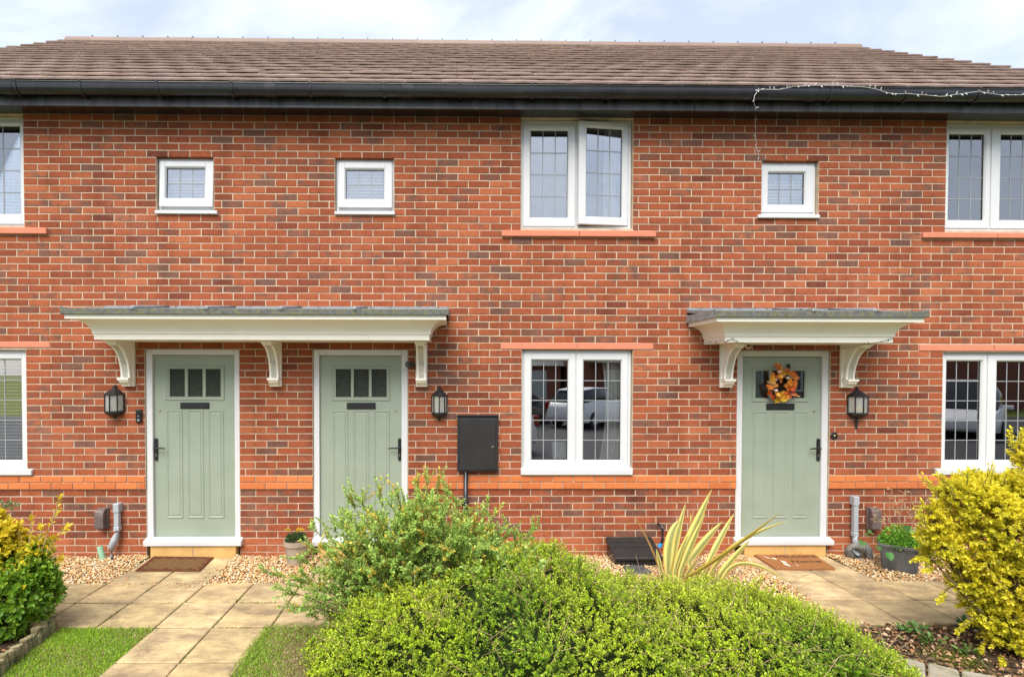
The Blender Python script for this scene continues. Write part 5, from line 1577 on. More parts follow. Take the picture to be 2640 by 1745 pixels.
shrub = thing('spreading_shrub', 'wide low shrub of tiny bright green leaves in front of the window', 'shrub', (1.0, MY, 0))
# dark hull added inside; its colour stands for the shade in the gaps
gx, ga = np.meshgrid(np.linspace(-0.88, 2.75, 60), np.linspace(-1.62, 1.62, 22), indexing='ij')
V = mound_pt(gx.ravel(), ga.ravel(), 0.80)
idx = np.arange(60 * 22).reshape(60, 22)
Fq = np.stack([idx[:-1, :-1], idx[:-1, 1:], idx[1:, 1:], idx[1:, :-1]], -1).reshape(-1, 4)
plain('gap_shade', (0.022, 0.034, 0.010), 0.95, 0.5, 30, bmp=0.8, bscale=60, spec=0.05)
np_obj('shade_hull', V, Fq, 'gap_shade', shrub)
n = 12500
p, nn, X, a = mound_sample(n, -1.65, 1.35)
dirs = unit(nn * 0.75 + np.array([0, 0, 0.5]) + rng.normal(0, 0.42, (n, 3)))
depth = rng.random(n) ** 1.6 * 0.10
Pb = p - nn * depth[:, None] - dirs * 0.03
Sl = rng.uniform(0.05, 0.105, n)
long_ = rng.random(n) < 0.03
Sl[long_] *= 1.6
lp, ld, ln, lt = shoot_leaves(Pb, dirs, Sl, 13, 1.0, 1.57)
dep = np.repeat(depth, 13); m_ = len(lp)
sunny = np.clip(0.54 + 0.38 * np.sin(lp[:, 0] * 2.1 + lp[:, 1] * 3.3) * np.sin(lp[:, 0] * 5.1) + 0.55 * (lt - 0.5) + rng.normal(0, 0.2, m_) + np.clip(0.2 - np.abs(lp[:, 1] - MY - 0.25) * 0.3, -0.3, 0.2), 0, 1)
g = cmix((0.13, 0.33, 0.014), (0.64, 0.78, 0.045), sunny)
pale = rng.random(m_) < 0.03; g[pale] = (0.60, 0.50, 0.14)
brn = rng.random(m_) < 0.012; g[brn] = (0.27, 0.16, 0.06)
L_ = rng.uniform(0.011, 0.019, m_)
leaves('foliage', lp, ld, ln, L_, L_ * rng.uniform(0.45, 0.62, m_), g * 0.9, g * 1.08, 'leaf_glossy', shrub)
twigs('twigs', Pb, Pb + dirs * Sl[:, None], 0.0018, 0.0009, 'bark', shrub)
# dead straws caught in it
n = 420
p, nn, X, a = mound_sample(n, -1.5, 0.9)
d = unit(np.stack([rng.normal(0, 1, n), rng.normal(0, 0.6, n), rng.normal(0.25, 0.4, n)], 1))
_ds = twigs('dry_stems', p + nn * 0.012, p + nn * 0.03 + d * rng.uniform(0.05, 0.2, n)[:, None], 0.0018, 0.0012, 'dry_twig', shrub)
stuff(_ds)
for (u0_, v0_, u1_, v1_) in ((2055, 1480, 2022, 1560), (2105, 1495, 1995, 1545), (1245, 1410, 1248, 1470), (1080, 1640, 1130, 1690), (1840, 1700, 1790, 1745), (2085, 1480, 2050, 1495)):
    B().tube([at(u0_, v0_, -1.9), at((u0_ + u1_) / 2 + 2, (v0_ + v1_) / 2 - 4, -1.95), at(u1_, v1_, -2.0)], [0.0035, 0.003, 0.002], 5).obj('dry_stem', 'dry_twig', shrub)

# --- the taller grey-green shrub behind its left end
cin = thing('flowering_shrub', 'looser grey-green shrub with yellow-tinged tips in front of a green door', 'shrub', (-0.25, -1.92, 0))
tips = [(893, 1278), (905, 1262), (978, 1262), (1020, 1258), (1095, 1228), (1072, 1240), (1130, 1240), (1160, 1256), (1182, 1290), (1255, 1306), (1277, 1328), (1386, 1358), (1330, 1370), (1310, 1352), (800, 1362), (790, 1402), (840, 1355), (880, 1310), (930, 1285), (1040, 1290), (1110, 1300), (860, 1400), (850, 1470), (832, 1490), (1200, 1330), (1240, 1345)]
stems0, stems1, sr0, sr1 = [], [], [], []
SP, SD, SS = [], [], []
rootc = Vector((-0.2, -1.98, 0.05))
def add_branch(end, y_):
    r0_ = rootc + Vector((random.uniform(-0.25, 0.3), random.uniform(-0.1, 0.1), 0))
    mid = r0_.lerp(end, 0.55) + Vector((0, random.uniform(-0.05, 0.05), 0.10))
    pts_ = [r0_ * (1 - t_) ** 2 + mid * 2 * t_ * (1 - t_) + end * t_ * t_ for t_ in np.linspace(0, 1, 9)]
    for i in range(8):
        stems0.append(pts_[i]); stems1.append(pts_[i + 1]); sr0.append(0.009 * (1 - i / 9)); sr1.append(0.009 * (1 - (i + 1) / 9))
        if i >= 3:
            for _ in range(4):
                d_ = ((pts_[i + 1] - pts_[i]).normalized() * 0.7 + Vector((random.gauss(0, .6), random.gauss(0, .6), random.gauss(0.35, .4)))).normalized()
                SP.append(pts_[i].lerp(pts_[i + 1], random.random())); SD.append(d_); SS.append(random.uniform(0.06, 0.13))
    SP.append(pts_[-2]); SD.append((pts_[-1] - pts_[-2]).normalized()); SS.append((pts_[-1] - pts_[-2]).length * 1.1)
for (u, v) in tips: add_branch(at(u, v, -1.95 + random.uniform(-0.15, 0.12)), 0)
for k in range(215):
    u = random.gauss(1075, 150) if k % 3 else random.uniform(1150, 1390); top = np.interp(u, [820, 900, 1000, 1100, 1200, 1300, 1400], [1400, 1300, 1285, 1265, 1310, 1370, 1410])
    v = top + random.random() ** 0.8 * 190 + 8
    add_branch(at(u, v, -2.0 + random.uniform(-0.3, 0.25)), 0)
SP = np.array(SP); SD = np.array(SD); SS = np.array(SS)
lp, ld, ln, lt = shoot_leaves(SP, SD, SS, 15, 0.95, 2.4)
m_ = len(lp)
g = cmix((0.24, 0.42, 0.075), (0.56, 0.72, 0.16), np.clip(rng.random(m_) * 0.8 + (lp[:, 2] - 0.5) * 0.25, 0, 1))
sid = np.repeat(rng.random(len(SP)), 15)
yl_ = (sid < 0.17) & (rng.random(m_) < 0.7); g[yl_] = cmix((0.60, 0.52, 0.07), (0.78, 0.58, 0.09), rng.random(yl_.sum()))
on = rng.random(m_) < 0.012; g[on] = (0.55, 0.26, 0.05)
L_ = rng.uniform(0.016, 0.030, m_)
leaves('foliage', lp, ld, ln, L_, L_ * rng.uniform(0.48, 0.66, m_), g * 0.92, g * 1.06, 'leaf', cin)
twigs('branches', np.array(stems0), np.array(stems1), np.array(sr0), np.array(sr1), 'bark', cin)
twigs('twigs', SP, SP + SD * SS[:, None], 0.002, 0.001, 'bark', cin)
# a few bare twigs poking out at the path
for (pa, pb) in (((838, 1585), (872, 1625)), ((872, 1625), (865, 1600)), ((860, 1580), (900, 1612)), ((870, 1628), (868, 1610))):
    B().tube([at(pa[0], pa[1], -1.8), at(pb[0], pb[1], -1.85)], [0.0025, 0.005], 5).obj('bare_twig', 'bark', cin)

# --- bushes built from overlapping leafy lobes
def lobed_bush(root, lobes, nshoot, k, sl_, lw, colfn, mat, spread=0.9, updir=0.35, jitter=0.4, tw=2.4, stemname='twigs'):
    Cn = np.array([list(c_) for c_, r_ in lobes]); Rn = np.array([r_ for c_, r_ in lobes])
    pr = Rn ** 2 / (Rn ** 2).sum()
    pick = rng.choice(len(lobes), nshoot, p=pr)
    d = unit(rng.normal(size=(nshoot, 3)))
    d[:, 2] = np.where(d[:, 2] < -0.6, -d[:, 2], d[:, 2])
    dep = rng.random(nshoot) ** 1.5 * 0.22
    P = Cn[pick] + d * (Rn[pick] * (1 - dep) * (1 + 0.1 * np.sin(d[:, 0] * 9 + pick) * np.sin(d[:, 2] * 7)))[:, None]
    dist = np.linalg.norm(P[:, None, :] - Cn[None], axis=2) / Rn[None]
    ok = (dist < 0.78).sum(1) == 0
    P, d = P[ok], d[ok]
    keep = P[:, 2] > 0.02
    P, d = P[keep], d[keep]; n_ = len(P)
    dr = unit(d + np.array([0, 0, updir]) + rng.normal(0, jitter, (n_, 3)))
    S = rng.uniform(*sl_, n_)
    P = P - dr * S[:, None] * 0.5
    lp, ld, ln, lt = shoot_leaves(P, dr, S, k, spread, tw)
    m_ = len(lp)
    cm, ce = colfn(lp, lt, m_)
    L_ = rng.uniform(*lw[:2], m_)
    leaves('foliage', lp, ld, ln, L_, L_ * rng.uniform(*lw[2:], m_), cm, ce, mat, root)
    twigs(stemname, P, P + dr * S[:, None], 0.0025, 0.0012, 'bark', root)
    # main stems from the ground to each lobe
    b_ = np.array([list(root.location)] * len(lobes)) + rng.normal(0, 0.03, (len(lobes), 3)) * np.array([1, 1, 0])
    mid = (b_ + Cn) / 2 + rng.normal(0, 0.04, b_.shape)
    twigs('stems', np.concatenate([b_, mid]), np.concatenate([mid, Cn]), np.concatenate([np.full(len(lobes), 0.016), np.full(len(lobes), 0.011)]), np.concatenate([np.full(len(lobes), 0.011), np.full(len(lobes), 0.005)]), 'bark', root)

YG = -1.98
def lob(l, y0, du=0, k=1.0): return [(at(u + du, v, y0 + dy), k * r_ * (y0 + dy - CAM.y) / F) for u, v, r_, dy in l]
gold = thing('golden_bush', 'golden yellow leaved bush overhanging the paved path by the right window', 'shrub', (3.95, YG, 0))
gl_ = lob([(2445, 1290, 50, 0), (2480, 1262, 45, 0.1), (2428, 1400, 50, 0.05), (2400, 1410, 38, 0), (2500, 1310, 70, -0.05), (2500, 1420, 80, 0), (2560, 1275, 50, 0.1), (2560, 1370, 90, -0.1), (2560, 1490, 80, -0.05),
           (2610, 1300, 75, 0), (2640, 1180, 40, 0), (2655, 1240, 55, 0), (2640, 1400, 95, -0.1), (2600, 1590, 70, -0.05), (2560, 1600, 42, -0.1), (2650, 1540, 90, -0.1), (2540, 1540, 50, 0), (2720, 1320, 110, 0), (2730, 1480, 110, 0),
           (2390, 1350, 28, 0), (2375, 1325, 16, 0), (2365, 1313, 12, 0), (2370, 1385, 20, 0), (2372, 1440, 22, 0), (2590, 1650, 30, -0.1), (2625, 1660, 40, -0.1), (2700, 1630, 60, -0.1), (2470, 1500, 45, 0), (2490, 1550, 38, 0), (2520, 1600, 36, -0.05), (2555, 1645, 34, -0.1)], YG, 28, 0.88)
def gold_col(lp, lt, m_):
    t_ = np.clip(0.35 + 0.5 * lt + rng.normal(0, 0.30, m_) + 0.15 * (lp[:, 2] - 0.6) + 0.2 * np.sin(lp[:, 0] * 14 + lp[:, 2] * 11), 0, 1)
    ce = cmix((0.50, 0.50, 0.02), (1.0, 0.86, 0.06), t_)
    cm = cmix((0.46, 0.47, 0.018), (0.90, 0.80, 0.05), np.clip(t_ - 0.15, 0, 1))
    return cm, ce
lobed_bush(gold, gl_, 7000, 12, (0.05, 0.095), (0.021, 0.032, 0.44, 0.58), gold_col, 'leaf_gold', 0.85, 0.3, 0.35)
P_, D_, S_ = [], [], []
for (u, v, du, dv) in [(2395, 1360, -28, -45), (2385, 1400, -25, -18), (2380, 1430, -20, 10), (2420, 1280, -28, -35), (2450, 1255, -22, -25), (2500, 1240, -10, -25), (2545, 1245, 8, -28), (2590, 1250, 5, -30), (2620, 1170, -12, -45), (2635, 1150, 2, -30), (2650, 1230, -30, -20), (2410, 1460, -25, 8), (2450, 1530, -22, 14), (2500, 1600, -18, 20), (2545, 1660, -16, 18), (2590, 1680, -5, 18), (2470, 1290, -18, -28), (2560, 1300, -10, -30), (2610, 1350, -20, -25), (2520, 1350, -20, -22), (2480, 1420, -24, -12), (2560, 1450, -20, -18), (2600, 1520, -18, -14), (2640, 1600, -18, 8)]:
    for _ in range(3):
        y_ = YG + random.uniform(-0.25, 0.1)
        a_ = at(u + random.uniform(-14, 14), v + random.uniform(-12, 12), y_); b_ = at(u + du * random.uniform(0.8, 1.5) + random.uniform(-8, 8), v + dv * random.uniform(0.8, 1.5), y_ - 0.03)
        P_.append(list(a_)); D_.append(list((b_ - a_).normalized())); S_.append((b_ - a_).length * 1.1)
P_, D_, S_ = np.array(P_), np.array(D_), np.array(S_)
lp, ld, ln, lt = shoot_leaves(P_, D_, S_, 16, 0.85)
cm, ce = gold_col(lp, lt, len(lp)); L_ = rng.uniform(0.020, 0.034, len(lp))
leaves('spray_leaves', lp, ld, ln, L_, L_ * 0.5, cm, ce, 'leaf_gold', gold)
twigs('sprays', P_, P_ + D_ * S_[:, None], 0.003, 0.0015, 'bark', gold)
leftb = thing('variegated_bush', 'variegated bush, yellow on top and dark green below, behind the log edging', 'shrub', (-3.75, -1.75, 0))
YL = -1.72
ll_ = lob([(20, 1440, 55, 0), (70, 1450, 48, 0.05), (100, 1490, 46, 0), (120, 1530, 40, 0.05), (60, 1530, 75, -0.05), (5, 1520, 80, 0), (-60, 1430, 80, 0), (-70, 1560, 100, 0), (30, 1590, 60, -0.05), (80, 1580, 42, 0), (0, 1640, 45, -0.05), (110, 1420, 24, 0.05), (20, 1390, 36, 0), (-20, 1360, 40, 0.1)], YL, -8, 0.86)
def left_col(lp, lt, m_):
    yel = np.clip((lp[:, 2] - 0.45) * 4.2 - (lp[:, 0] + 3.42) * 0.9 + rng.normal(0, 0.28, m_) + 0.3 * (lt - 0.5), 0, 1)
    yel = np.where(yel > 0.5, 0.7 + 0.3 * yel, yel * 0.35)
    gr_ = cmix((0.09, 0.23, 0.014), (0.28, 0.46, 0.035), rng.random(m_))
    ye = cmix((0.75, 0.56, 0.02), (0.92, 0.74, 0.05), rng.random(m_))
    ce = gr_ * (1 - yel[:, None]) + ye * yel[:, None]
    edge = rng.random(m_) < 0.12
    ce[edge] = ce[edge] * 0.4 + np.array([0.45, 0.44, 0.06]) * 0.6
    return gr_ * (1 - 0.8 * yel[:, None]) + ye * 0.8 * yel[:, None], ce
lobed_bush(leftb, ll_, 3000, 10, (0.05, 0.10), (0.032, 0.05, 0.45, 0.6), left_col, 'leaf_glossy', 0.95, 0.2, 0.4)
# tall yellow shoots
P_, D_, S_ = [], [], []
for chain in (((105, 1430), (125, 1365), (140, 1330), (152, 1290)), ((75, 1400), (80, 1345)), ((130, 1420), (140, 1390), (165, 1365)), ((100, 1420), (105, 1370)), ((118, 1425), (135, 1395)), ((140, 1455), (150, 1445)), ((60, 1400), (45, 1365))):
    pts_ = [at(u, v, YL) for u, v in chain]
    B().tube(pts_, 0.004, 5).obj('shoot', 'dry_twig', leftb)
    for a_, b_ in zip(pts_[:-1], pts_[1:]):
        P_.append(list(a_)); D_.append(list((b_ - a_).normalized())); S_.append((b_ - a_).length)
    P_.append(list(pts_[-1])); D_.append(list((pts_[-1] - pts_[-2]).normalized())); S_.append(0.03)
lp, ld, ln, lt = shoot_leaves(np.array(P_), np.array(D_), np.array(S_), 7, 0.9)
m_ = len(lp); ye = cmix((0.62, 0.46, 0.018), (0.82, 0.63, 0.04), rng.random(m_))
L_ = rng.uniform(0.03, 0.055, m_)
leaves('shoot_leaves', lp, ld, ln, L_, L_ * 0.5, ye * 0.9, ye, 'leaf', leftb)
# --- a second plant's pale shoots at the far left edge
p = at(-60, 1500, -1.2)
sp_ = thing('leafy_plant', 'pale green leafy shoot rising behind the variegated bush against the brick', 'plant', (p.x, -1.2, 0))
P_, D_, S_ = [], [], []
for (u, v) in ((40, 1295), (15, 1300), (5, 1325), (20, 1290), (-10, 1290)):
    e = at(u, v, -1.2); r_ = Vector((p.x, -1.2, 0.0))
    B().tube([r_, r_.lerp(e, 0.6) + Vector((-0.03, 0, 0.05)), e], [0.006, 0.004, 0.002], 5).obj('stem', 'bark', sp_)
    P_.append(list(e - Vector((0.06, 0, 0.05)))); D_.append([0.7, 0, 0.3]); S_.append(0.09)
lp, ld, ln, lt = shoot_leaves(np.array(P_), np.array(D_), np.array(S_), 8, 1.0)
m_ = len(lp); g = cmix((0.10, 0.20, 0.06), (0.22, 0.33, 0.12), rng.random(m_))
leaves('foliage', lp, ld, ln, np.full(m_, 0.04), np.full(m_, 0.022), g, g * 1.1, 'leaf', sp_)

# ================================================================== WREATH
yw = YD + 0.03 - 0.03
wc = at(2016, 996, yw)
wr = thing('autumn_wreath', 'autumn wreath of orange and yellow leaves and small pumpkins on green door', 'wreath', (wc.x, yw, wc.z - 0.15))
pts = [(wc.x + 0.098 * math.cos(t_), yw, wc.z + 0.108 * math.sin(t_)) for t_ in np.linspace(0, 2 * math.pi, 25)]
B().tube(pts, 0.014, 8, cap=False).obj('twig_ring', 'bark', wr)
def maple(c_, s_, rot, tiltx, tiltz, col):
    pr = [(0, 1.0), (0.16, 0.55), (0.42, 0.72), (0.40, 0.40), (0.95, 0.42), (0.62, 0.10), (0.78, -0.22), (0.30, -0.16), (0.12, -0.42)]
    outline = pr + [(0, -0.35)] + [(-x, z) for x, z in pr[1:]][::-1]
    mtx = Matrix.Translation(c_) @ Matrix.Rotation(tiltz, 4, 'Z') @ Matrix.Rotation(tiltx, 4, 'X') @ Matrix.Rotation(rot, 4, 'Y')
    vs = [(0, 0.006, 0)] + [(x * s_, -0.12 * s_ * (abs(x)) + 0.1 * s_ * abs(z) ** 2 * 0.5, z * s_) for x, z in outline]
    n_ = len(outline)
    bb = B(); bb.v = [tuple(mtx @ Vector(q_)) for q_ in vs]; bb.f = [(0, 1 + (i + 1) % n_, 1 + i) for i in range(n_)]
    bb.c = [tuple(x * 0.8 for x in col)] + [tuple(min(1, x * random.uniform(0.85, 1.15)) for x in col)] * n_
    return bb
wp = [(0.60, 0.14, 0.008), (0.68, 0.24, 0.010), (0.72, 0.38, 0.015), (0.46, 0.06, 0.008), (0.64, 0.19, 0.010)]
spec_ = [(2005, 915 + 30, 0.05), (2025, 962, 0.062), (2040, 985, 0.06), (2050, 975, 0.055), (1998, 975, 0.06), (1990, 980, 0.055), (2010, 965, 0.06), (1988, 1015, 0.05), (1993, 1022, 0.055), (2005, 1028, 0.062), (2024, 1030, 0.06), (2030, 1025, 0.05), (2020, 1012, 0.055), (2045, 1015, 0.045), (2008, 1015, 0.05), (2035, 1000, 0.05), (1985, 1005, 0.04), (2015, 950, 0.04), (2042, 965, 0.055), (2012, 978, 0.05), (1997, 990, 0.05), (2003, 942, 0.035), (2052, 988, 0.05), (2028, 992, 0.045), (2044, 1000, 0.05), (1986, 996, 0.05), (2036, 1018, 0.05), (1994, 968, 0.045), (2030, 956, 0.045), (2016, 1022, 0.05), (2050, 1000, 0.04), (1982, 1012, 0.04)]
for k, (u, v, s_) in enumerate(spec_):
    c_ = at(u, v, yw - random.uniform(0.01, 0.05))
    maple(c_, s_, random.uniform(0, 6.28), random.uniform(-0.5, 0.5), random.uniform(-0.5, 0.5), wp[[0, 2, 1, 4, 1, 2, 1, 3, 3, 2, 2, 1, 2, 3, 2, 0, 4, 1, 0, 0, 1, 4, 0, 4, 0, 4, 3, 1, 0, 1, 4, 0][k]]).obj('leaf', 'wreath_bits', wr)
for (u, v, r_, col) in ((2013, 971, 0.024, (0.85, 0.42, 0.05)), (2006, 1018, 0.024, (0.85, 0.42, 0.05)), (2043, 1005, 0.024, (0.62, 0.07, 0.02)), (2026, 1013, 0.016, (0.62, 0.09, 0.03)), (2010, 958, 0.02, (0.72, 0.52, 0.40)), (2031, 974, 0.016, (0.72, 0.55, 0.45)), (2001, 1006, 0.018, (0.72, 0.52, 0.42))):
    c_ = at(u, v, yw - 0.055)
    B().lathe([(0.001, -r_ * 0.75), (r_ * 0.6, -r_ * 0.68), (r_, -r_ * 0.15), (r_ * 0.95, r_ * 0.3), (r_ * 0.5, r_ * 0.68), (r_ * 0.12, r_ * 0.55), (r_ * 0.1, r_ * 0.95), (0.001, r_ * 0.95)], (0, 0, 0), 20, col=col, lobes=8, amp=0.07).xf(Matrix.Translation(c_) @ Matrix.Rotation(0.5, 4, 'X')).obj('small_pumpkin', 'wreath_bits', wr, smooth=True)
for k in range(16):
    a_ = random.uniform(0, 6.28)
    c_ = Vector((wc.x + 0.11 * math.cos(a_), yw - 0.05, wc.z + 0.12 * math.sin(a_)))
    B().ball(c_, 0.008, 0.008, 0.008, 8, 5, col=(0.6, 0.06, 0.04) if k % 2 else (0.75, 0.45, 0.3)).obj('berry', 'wreath_bits', wr, smooth=True)
for (u0_, v0_, u1_, v1_) in ((2003, 993, 1978, 984), (2040, 1016, 2062, 1022), (2003, 945, 2008, 935)):
    B().tube([at(u0_, v0_, yw - 0.04), at(u1_, v1_, yw - 0.06)], [0.004, 0.006], 6, col=(0.75, 0.4, 0.15)).obj('spray', 'wreath_bits', wr)
hk = B().box(at(2032, 930, yw).x, at(2040, 930, yw).x, YD + 0.016, YD + 0.024, at(2032, 950, yw).z, at(2032, 938, yw).z)
hk.obj('hanger', 'black_plastic', wr)

# ================================================================== FAIRY LIGHTS
def light_string(label, pts_px, yfun, sag, nb, mat='white_ceramic', r=0.0017):
    pts_ = [at(u, v, yfun(u, v)) for u, v in pts_px]
    t = thing('fairy_lights', label, 'string lights', pts_[-1])
    fine = []
    for a_, b_ in zip(pts_[:-1], pts_[1:]):
        m_ = max(2, int((b_ - a_).length / 0.05))
        for i in range(m_):
            fine.append(a_.lerp(b_, i / m_) + Vector((random.uniform(-.003, .003), random.uniform(-.003, .001), random.uniform(-.003, .003))))
    fine.append(pts_[-1])
    B().tube(fine, r, 5).obj('wire', mat, t)
    for k in range(nb):
        q_ = fine[int((k + 0.5) / nb * (len(fine) - 1))]
        d_ = Vector((random.uniform(-1, 1), random.uniform(-0.6, -0.1), random.uniform(-1, 1))).normalized()
        B().tube([q_, q_ + d_ * 0.018, q_ + d_ * 0.03], [0.0025, 0.0036, 0.0015], 6).obj('bulb', mat, t)
yg0 = yg - RG - 0.014
light_string('white fairy lights draped along the black gutter', [(1952, 233), (1962, 232), (1985, 231), (2010, 231), (2030, 228), (2045, 223), (2100, 221), (2160, 221), (2225, 225), (2255, 229), (2285, 240), (2310, 242), (2350, 242), (2390, 247), (2425, 250), (2450, 247), (2490, 241), (2525, 236), (2545, 240), (2580, 245), (2620, 245), (2660, 245)], lambda u, v: yg0 if v > 226 else yg0, 0, 46)
light_string('white fairy lights hanging straight down the brick from the gutter', [(1954, 233), (1945, 248), (1944, 262), (1949, 285), (1945, 300), (1948, 325), (1947, 340), (1949, 365), (1951, 385), (1956, 400), (1954, 415)], lambda u, v: yg0 if v < 270 else (-0.25 if v < 292 else -0.012), 0, 13)
cf = -0.62 + 0.165
light_string('dark wired fairy lights strung under the short canopy', [(1818, 884), (1830, 880), (1845, 884), (1860, 876), (1872, 881), (1885, 874), (1900, 879), (1925, 888), (1960, 895), (2000, 900), (2040, 902), (2080, 903), (2120, 902), (2160, 899), (2200, 893), (2240, 887), (2280, 878), (2303, 872)], lambda u, v: cf - 0.014 if (u < 1905 or u > 2180) else cf + 0.06, 0, 26, 'black_plastic', 0.0022)
hkc = at(1930, 894, -0.2)
tag(B().tube([(hkc.x, -0.2, hkc.z + 0.05), (hkc.x, -0.2, hkc.z + 0.034)] + [(hkc.x + 0.026 * math.sin(a_), -0.2, hkc.z + 0.01 + 0.026 * math.cos(a_)) for a_ in np.linspace(0.0, -4.6, 14)], 0.006, 8).obj('cup_hook', 'white_ceramic', None, smooth=True), 'white cup hook screwed under the short canopy', 'hook')

# ================================================================== BEHIND THE GLASS
def curtain(x0, x1, z0, z1, y, label, folds=9, pinch=0.0):
    vs = []; fs = []; nx_, nz_ = folds * 8, 12
    for j in range(nz_ + 1):
        w_ = j / nz_
        for i in range(nx_ + 1):
            q_ = i / nx_
            pull = 1 - pinch * math.sin(math.pi * min(1, (1 - w_) * 1.1)) * 0.6
            vs.append((x1 - (x1 - x0) * (1 - q_) * pull, y + 0.022 * math.sin(q_ * folds * 6.28 + 0.6 * math.sin(w_ * 4)) + 0.008 * math.sin(q_ * 31), z0 + (z1 - z0) * w_))
    m = nx_ + 1
    for j in range(nz_):
        for i in range(nx_): fs.append((j * m + i, j * m + i + 1, (j + 1) * m + i + 1, (j + 1) * m + i))
    t = thing('curtain', label, 'curtain', ((x0 + x1) / 2, y, z0))
    B()._add(vs, fs).obj('cloth', 'curtain', t, smooth=True)
    B().tube([(x0 - 0.03, y, z1 + 0.01), (x1 + 0.03, y, z1 + 0.01)], 0.008, 8).obj('rail', 'white_ceramic', t)
def blind(key, label, z_lo=None, ns=30, tilt=0.5, y=0.15):
    x0, x1, z0, z1 = OPEN[key]
    x0 += 0.05; x1 -= 0.05; z0 += 0.06; z1 -= 0.05
    t = thing('venetian_blind', label, 'blind', ((x0 + x1) / 2, y, z0))
    c_, s_ = math.cos(tilt) * 0.0185, math.sin(tilt) * 0.0185
    me = B()._add([(x0, -c_, -s_), (x1, -c_, -s_), (x1, c_, s_), (x0, c_, s_), (x0, -c_, -s_ + .0012), (x1, -c_, -s_ + .0012), (x1, c_, s_ + .0012), (x0, c_, s_ + .0012)], [(0, 1, 2, 3), (7, 6, 5, 4), (0, 4, 5, 1), (2, 6, 7, 3)]).mesh('slat', 'blind_slat')
    for k in range(ns):
        o = link('slat', me, t); o.location = (0, y, z0 + (z1 - z0 - 0.03) * k / (ns - 1))
    B().box(x0, x1, y - 0.015, y + 0.015, z1 - 0.02, z1 + 0.01).obj('headrail', 'blind_slat', t)
    for q_ in (0.15, 0.5, 0.85): B().tube([(x0 + (x1 - x0) * q_, y - 0.016, z0), (x0 + (x1 - x0) * q_, y - 0.016, z1)], 0.0012, 5).obj('cord', 'blind_slat', t)
blind('U0', 'white slatted blind in the tall upper window above the lower blind', ns=30, tilt=0.55)
blind('L0', 'cream slatted blind in the ground floor window beside the log edging', ns=34, tilt=0.62)
for k, lb_ in (('S1', 'pale slatted blind in the small window over the door with the brown mat'), ('S2', 'pale slatted blind in the small window over the shrub-screened door'), ('S3', 'pale slatted blind in the small window over the wreathed door')):
    blind(k, lb_, ns=14, tilt=0.9, y=0.15)
x0, x1, z0, z1 = OPEN['U2']
curtain(x0 + 0.78 * (x1 - x0), x1 + 0.02, z0, z1 - 0.02, 0.17, 'sheer white curtain in the upper window standing ajar', 6)
blind('U4', 'white slatted blind in the upper window above the golden bush', ns=30, tilt=0.7)
x0, x1, z0, z1 = OPEN['L2']
curtain(x0 + 0.74 * (x1 - x0), x1 + 0.03, z0, z1 - 0.02, 0.17, 'cream curtain drawn aside in the window behind the low shrub', 6, 0.35)
x0, x1, z0, z1 = OPEN['L4']
curtain(x0 + 0.66 * (x1 - x0), x1 + 0.05, z0, z1 - 0.02, 0.17, 'cream curtain in the ground floor window by the golden bush', 6)
c0_, c1_ = at(1424, 1183, 0.2), at(1461, 1140, 0.2)
tag(B().prism_x([(0.19, c0_.z), (0.30, c0_.z), (0.28, c1_.z + 0.0), (0.22, c1_.z)], c0_.x, c1_.x).obj('white_box', 'white_ceramic', None, 0.01), 'white box standing on the inside window sill behind the leaded glass', 'box')
for k in ('L2', 'U2', 'L4', 'L0', 'U0', 'U4'):
    x0, x1, z0, z1 = OPEN[k]
    B().box(x0, x1, 0.118, 0.34, z0 - 0.02, z0 + 0.006).obj('inner_sill', 'white_ceramic', house)

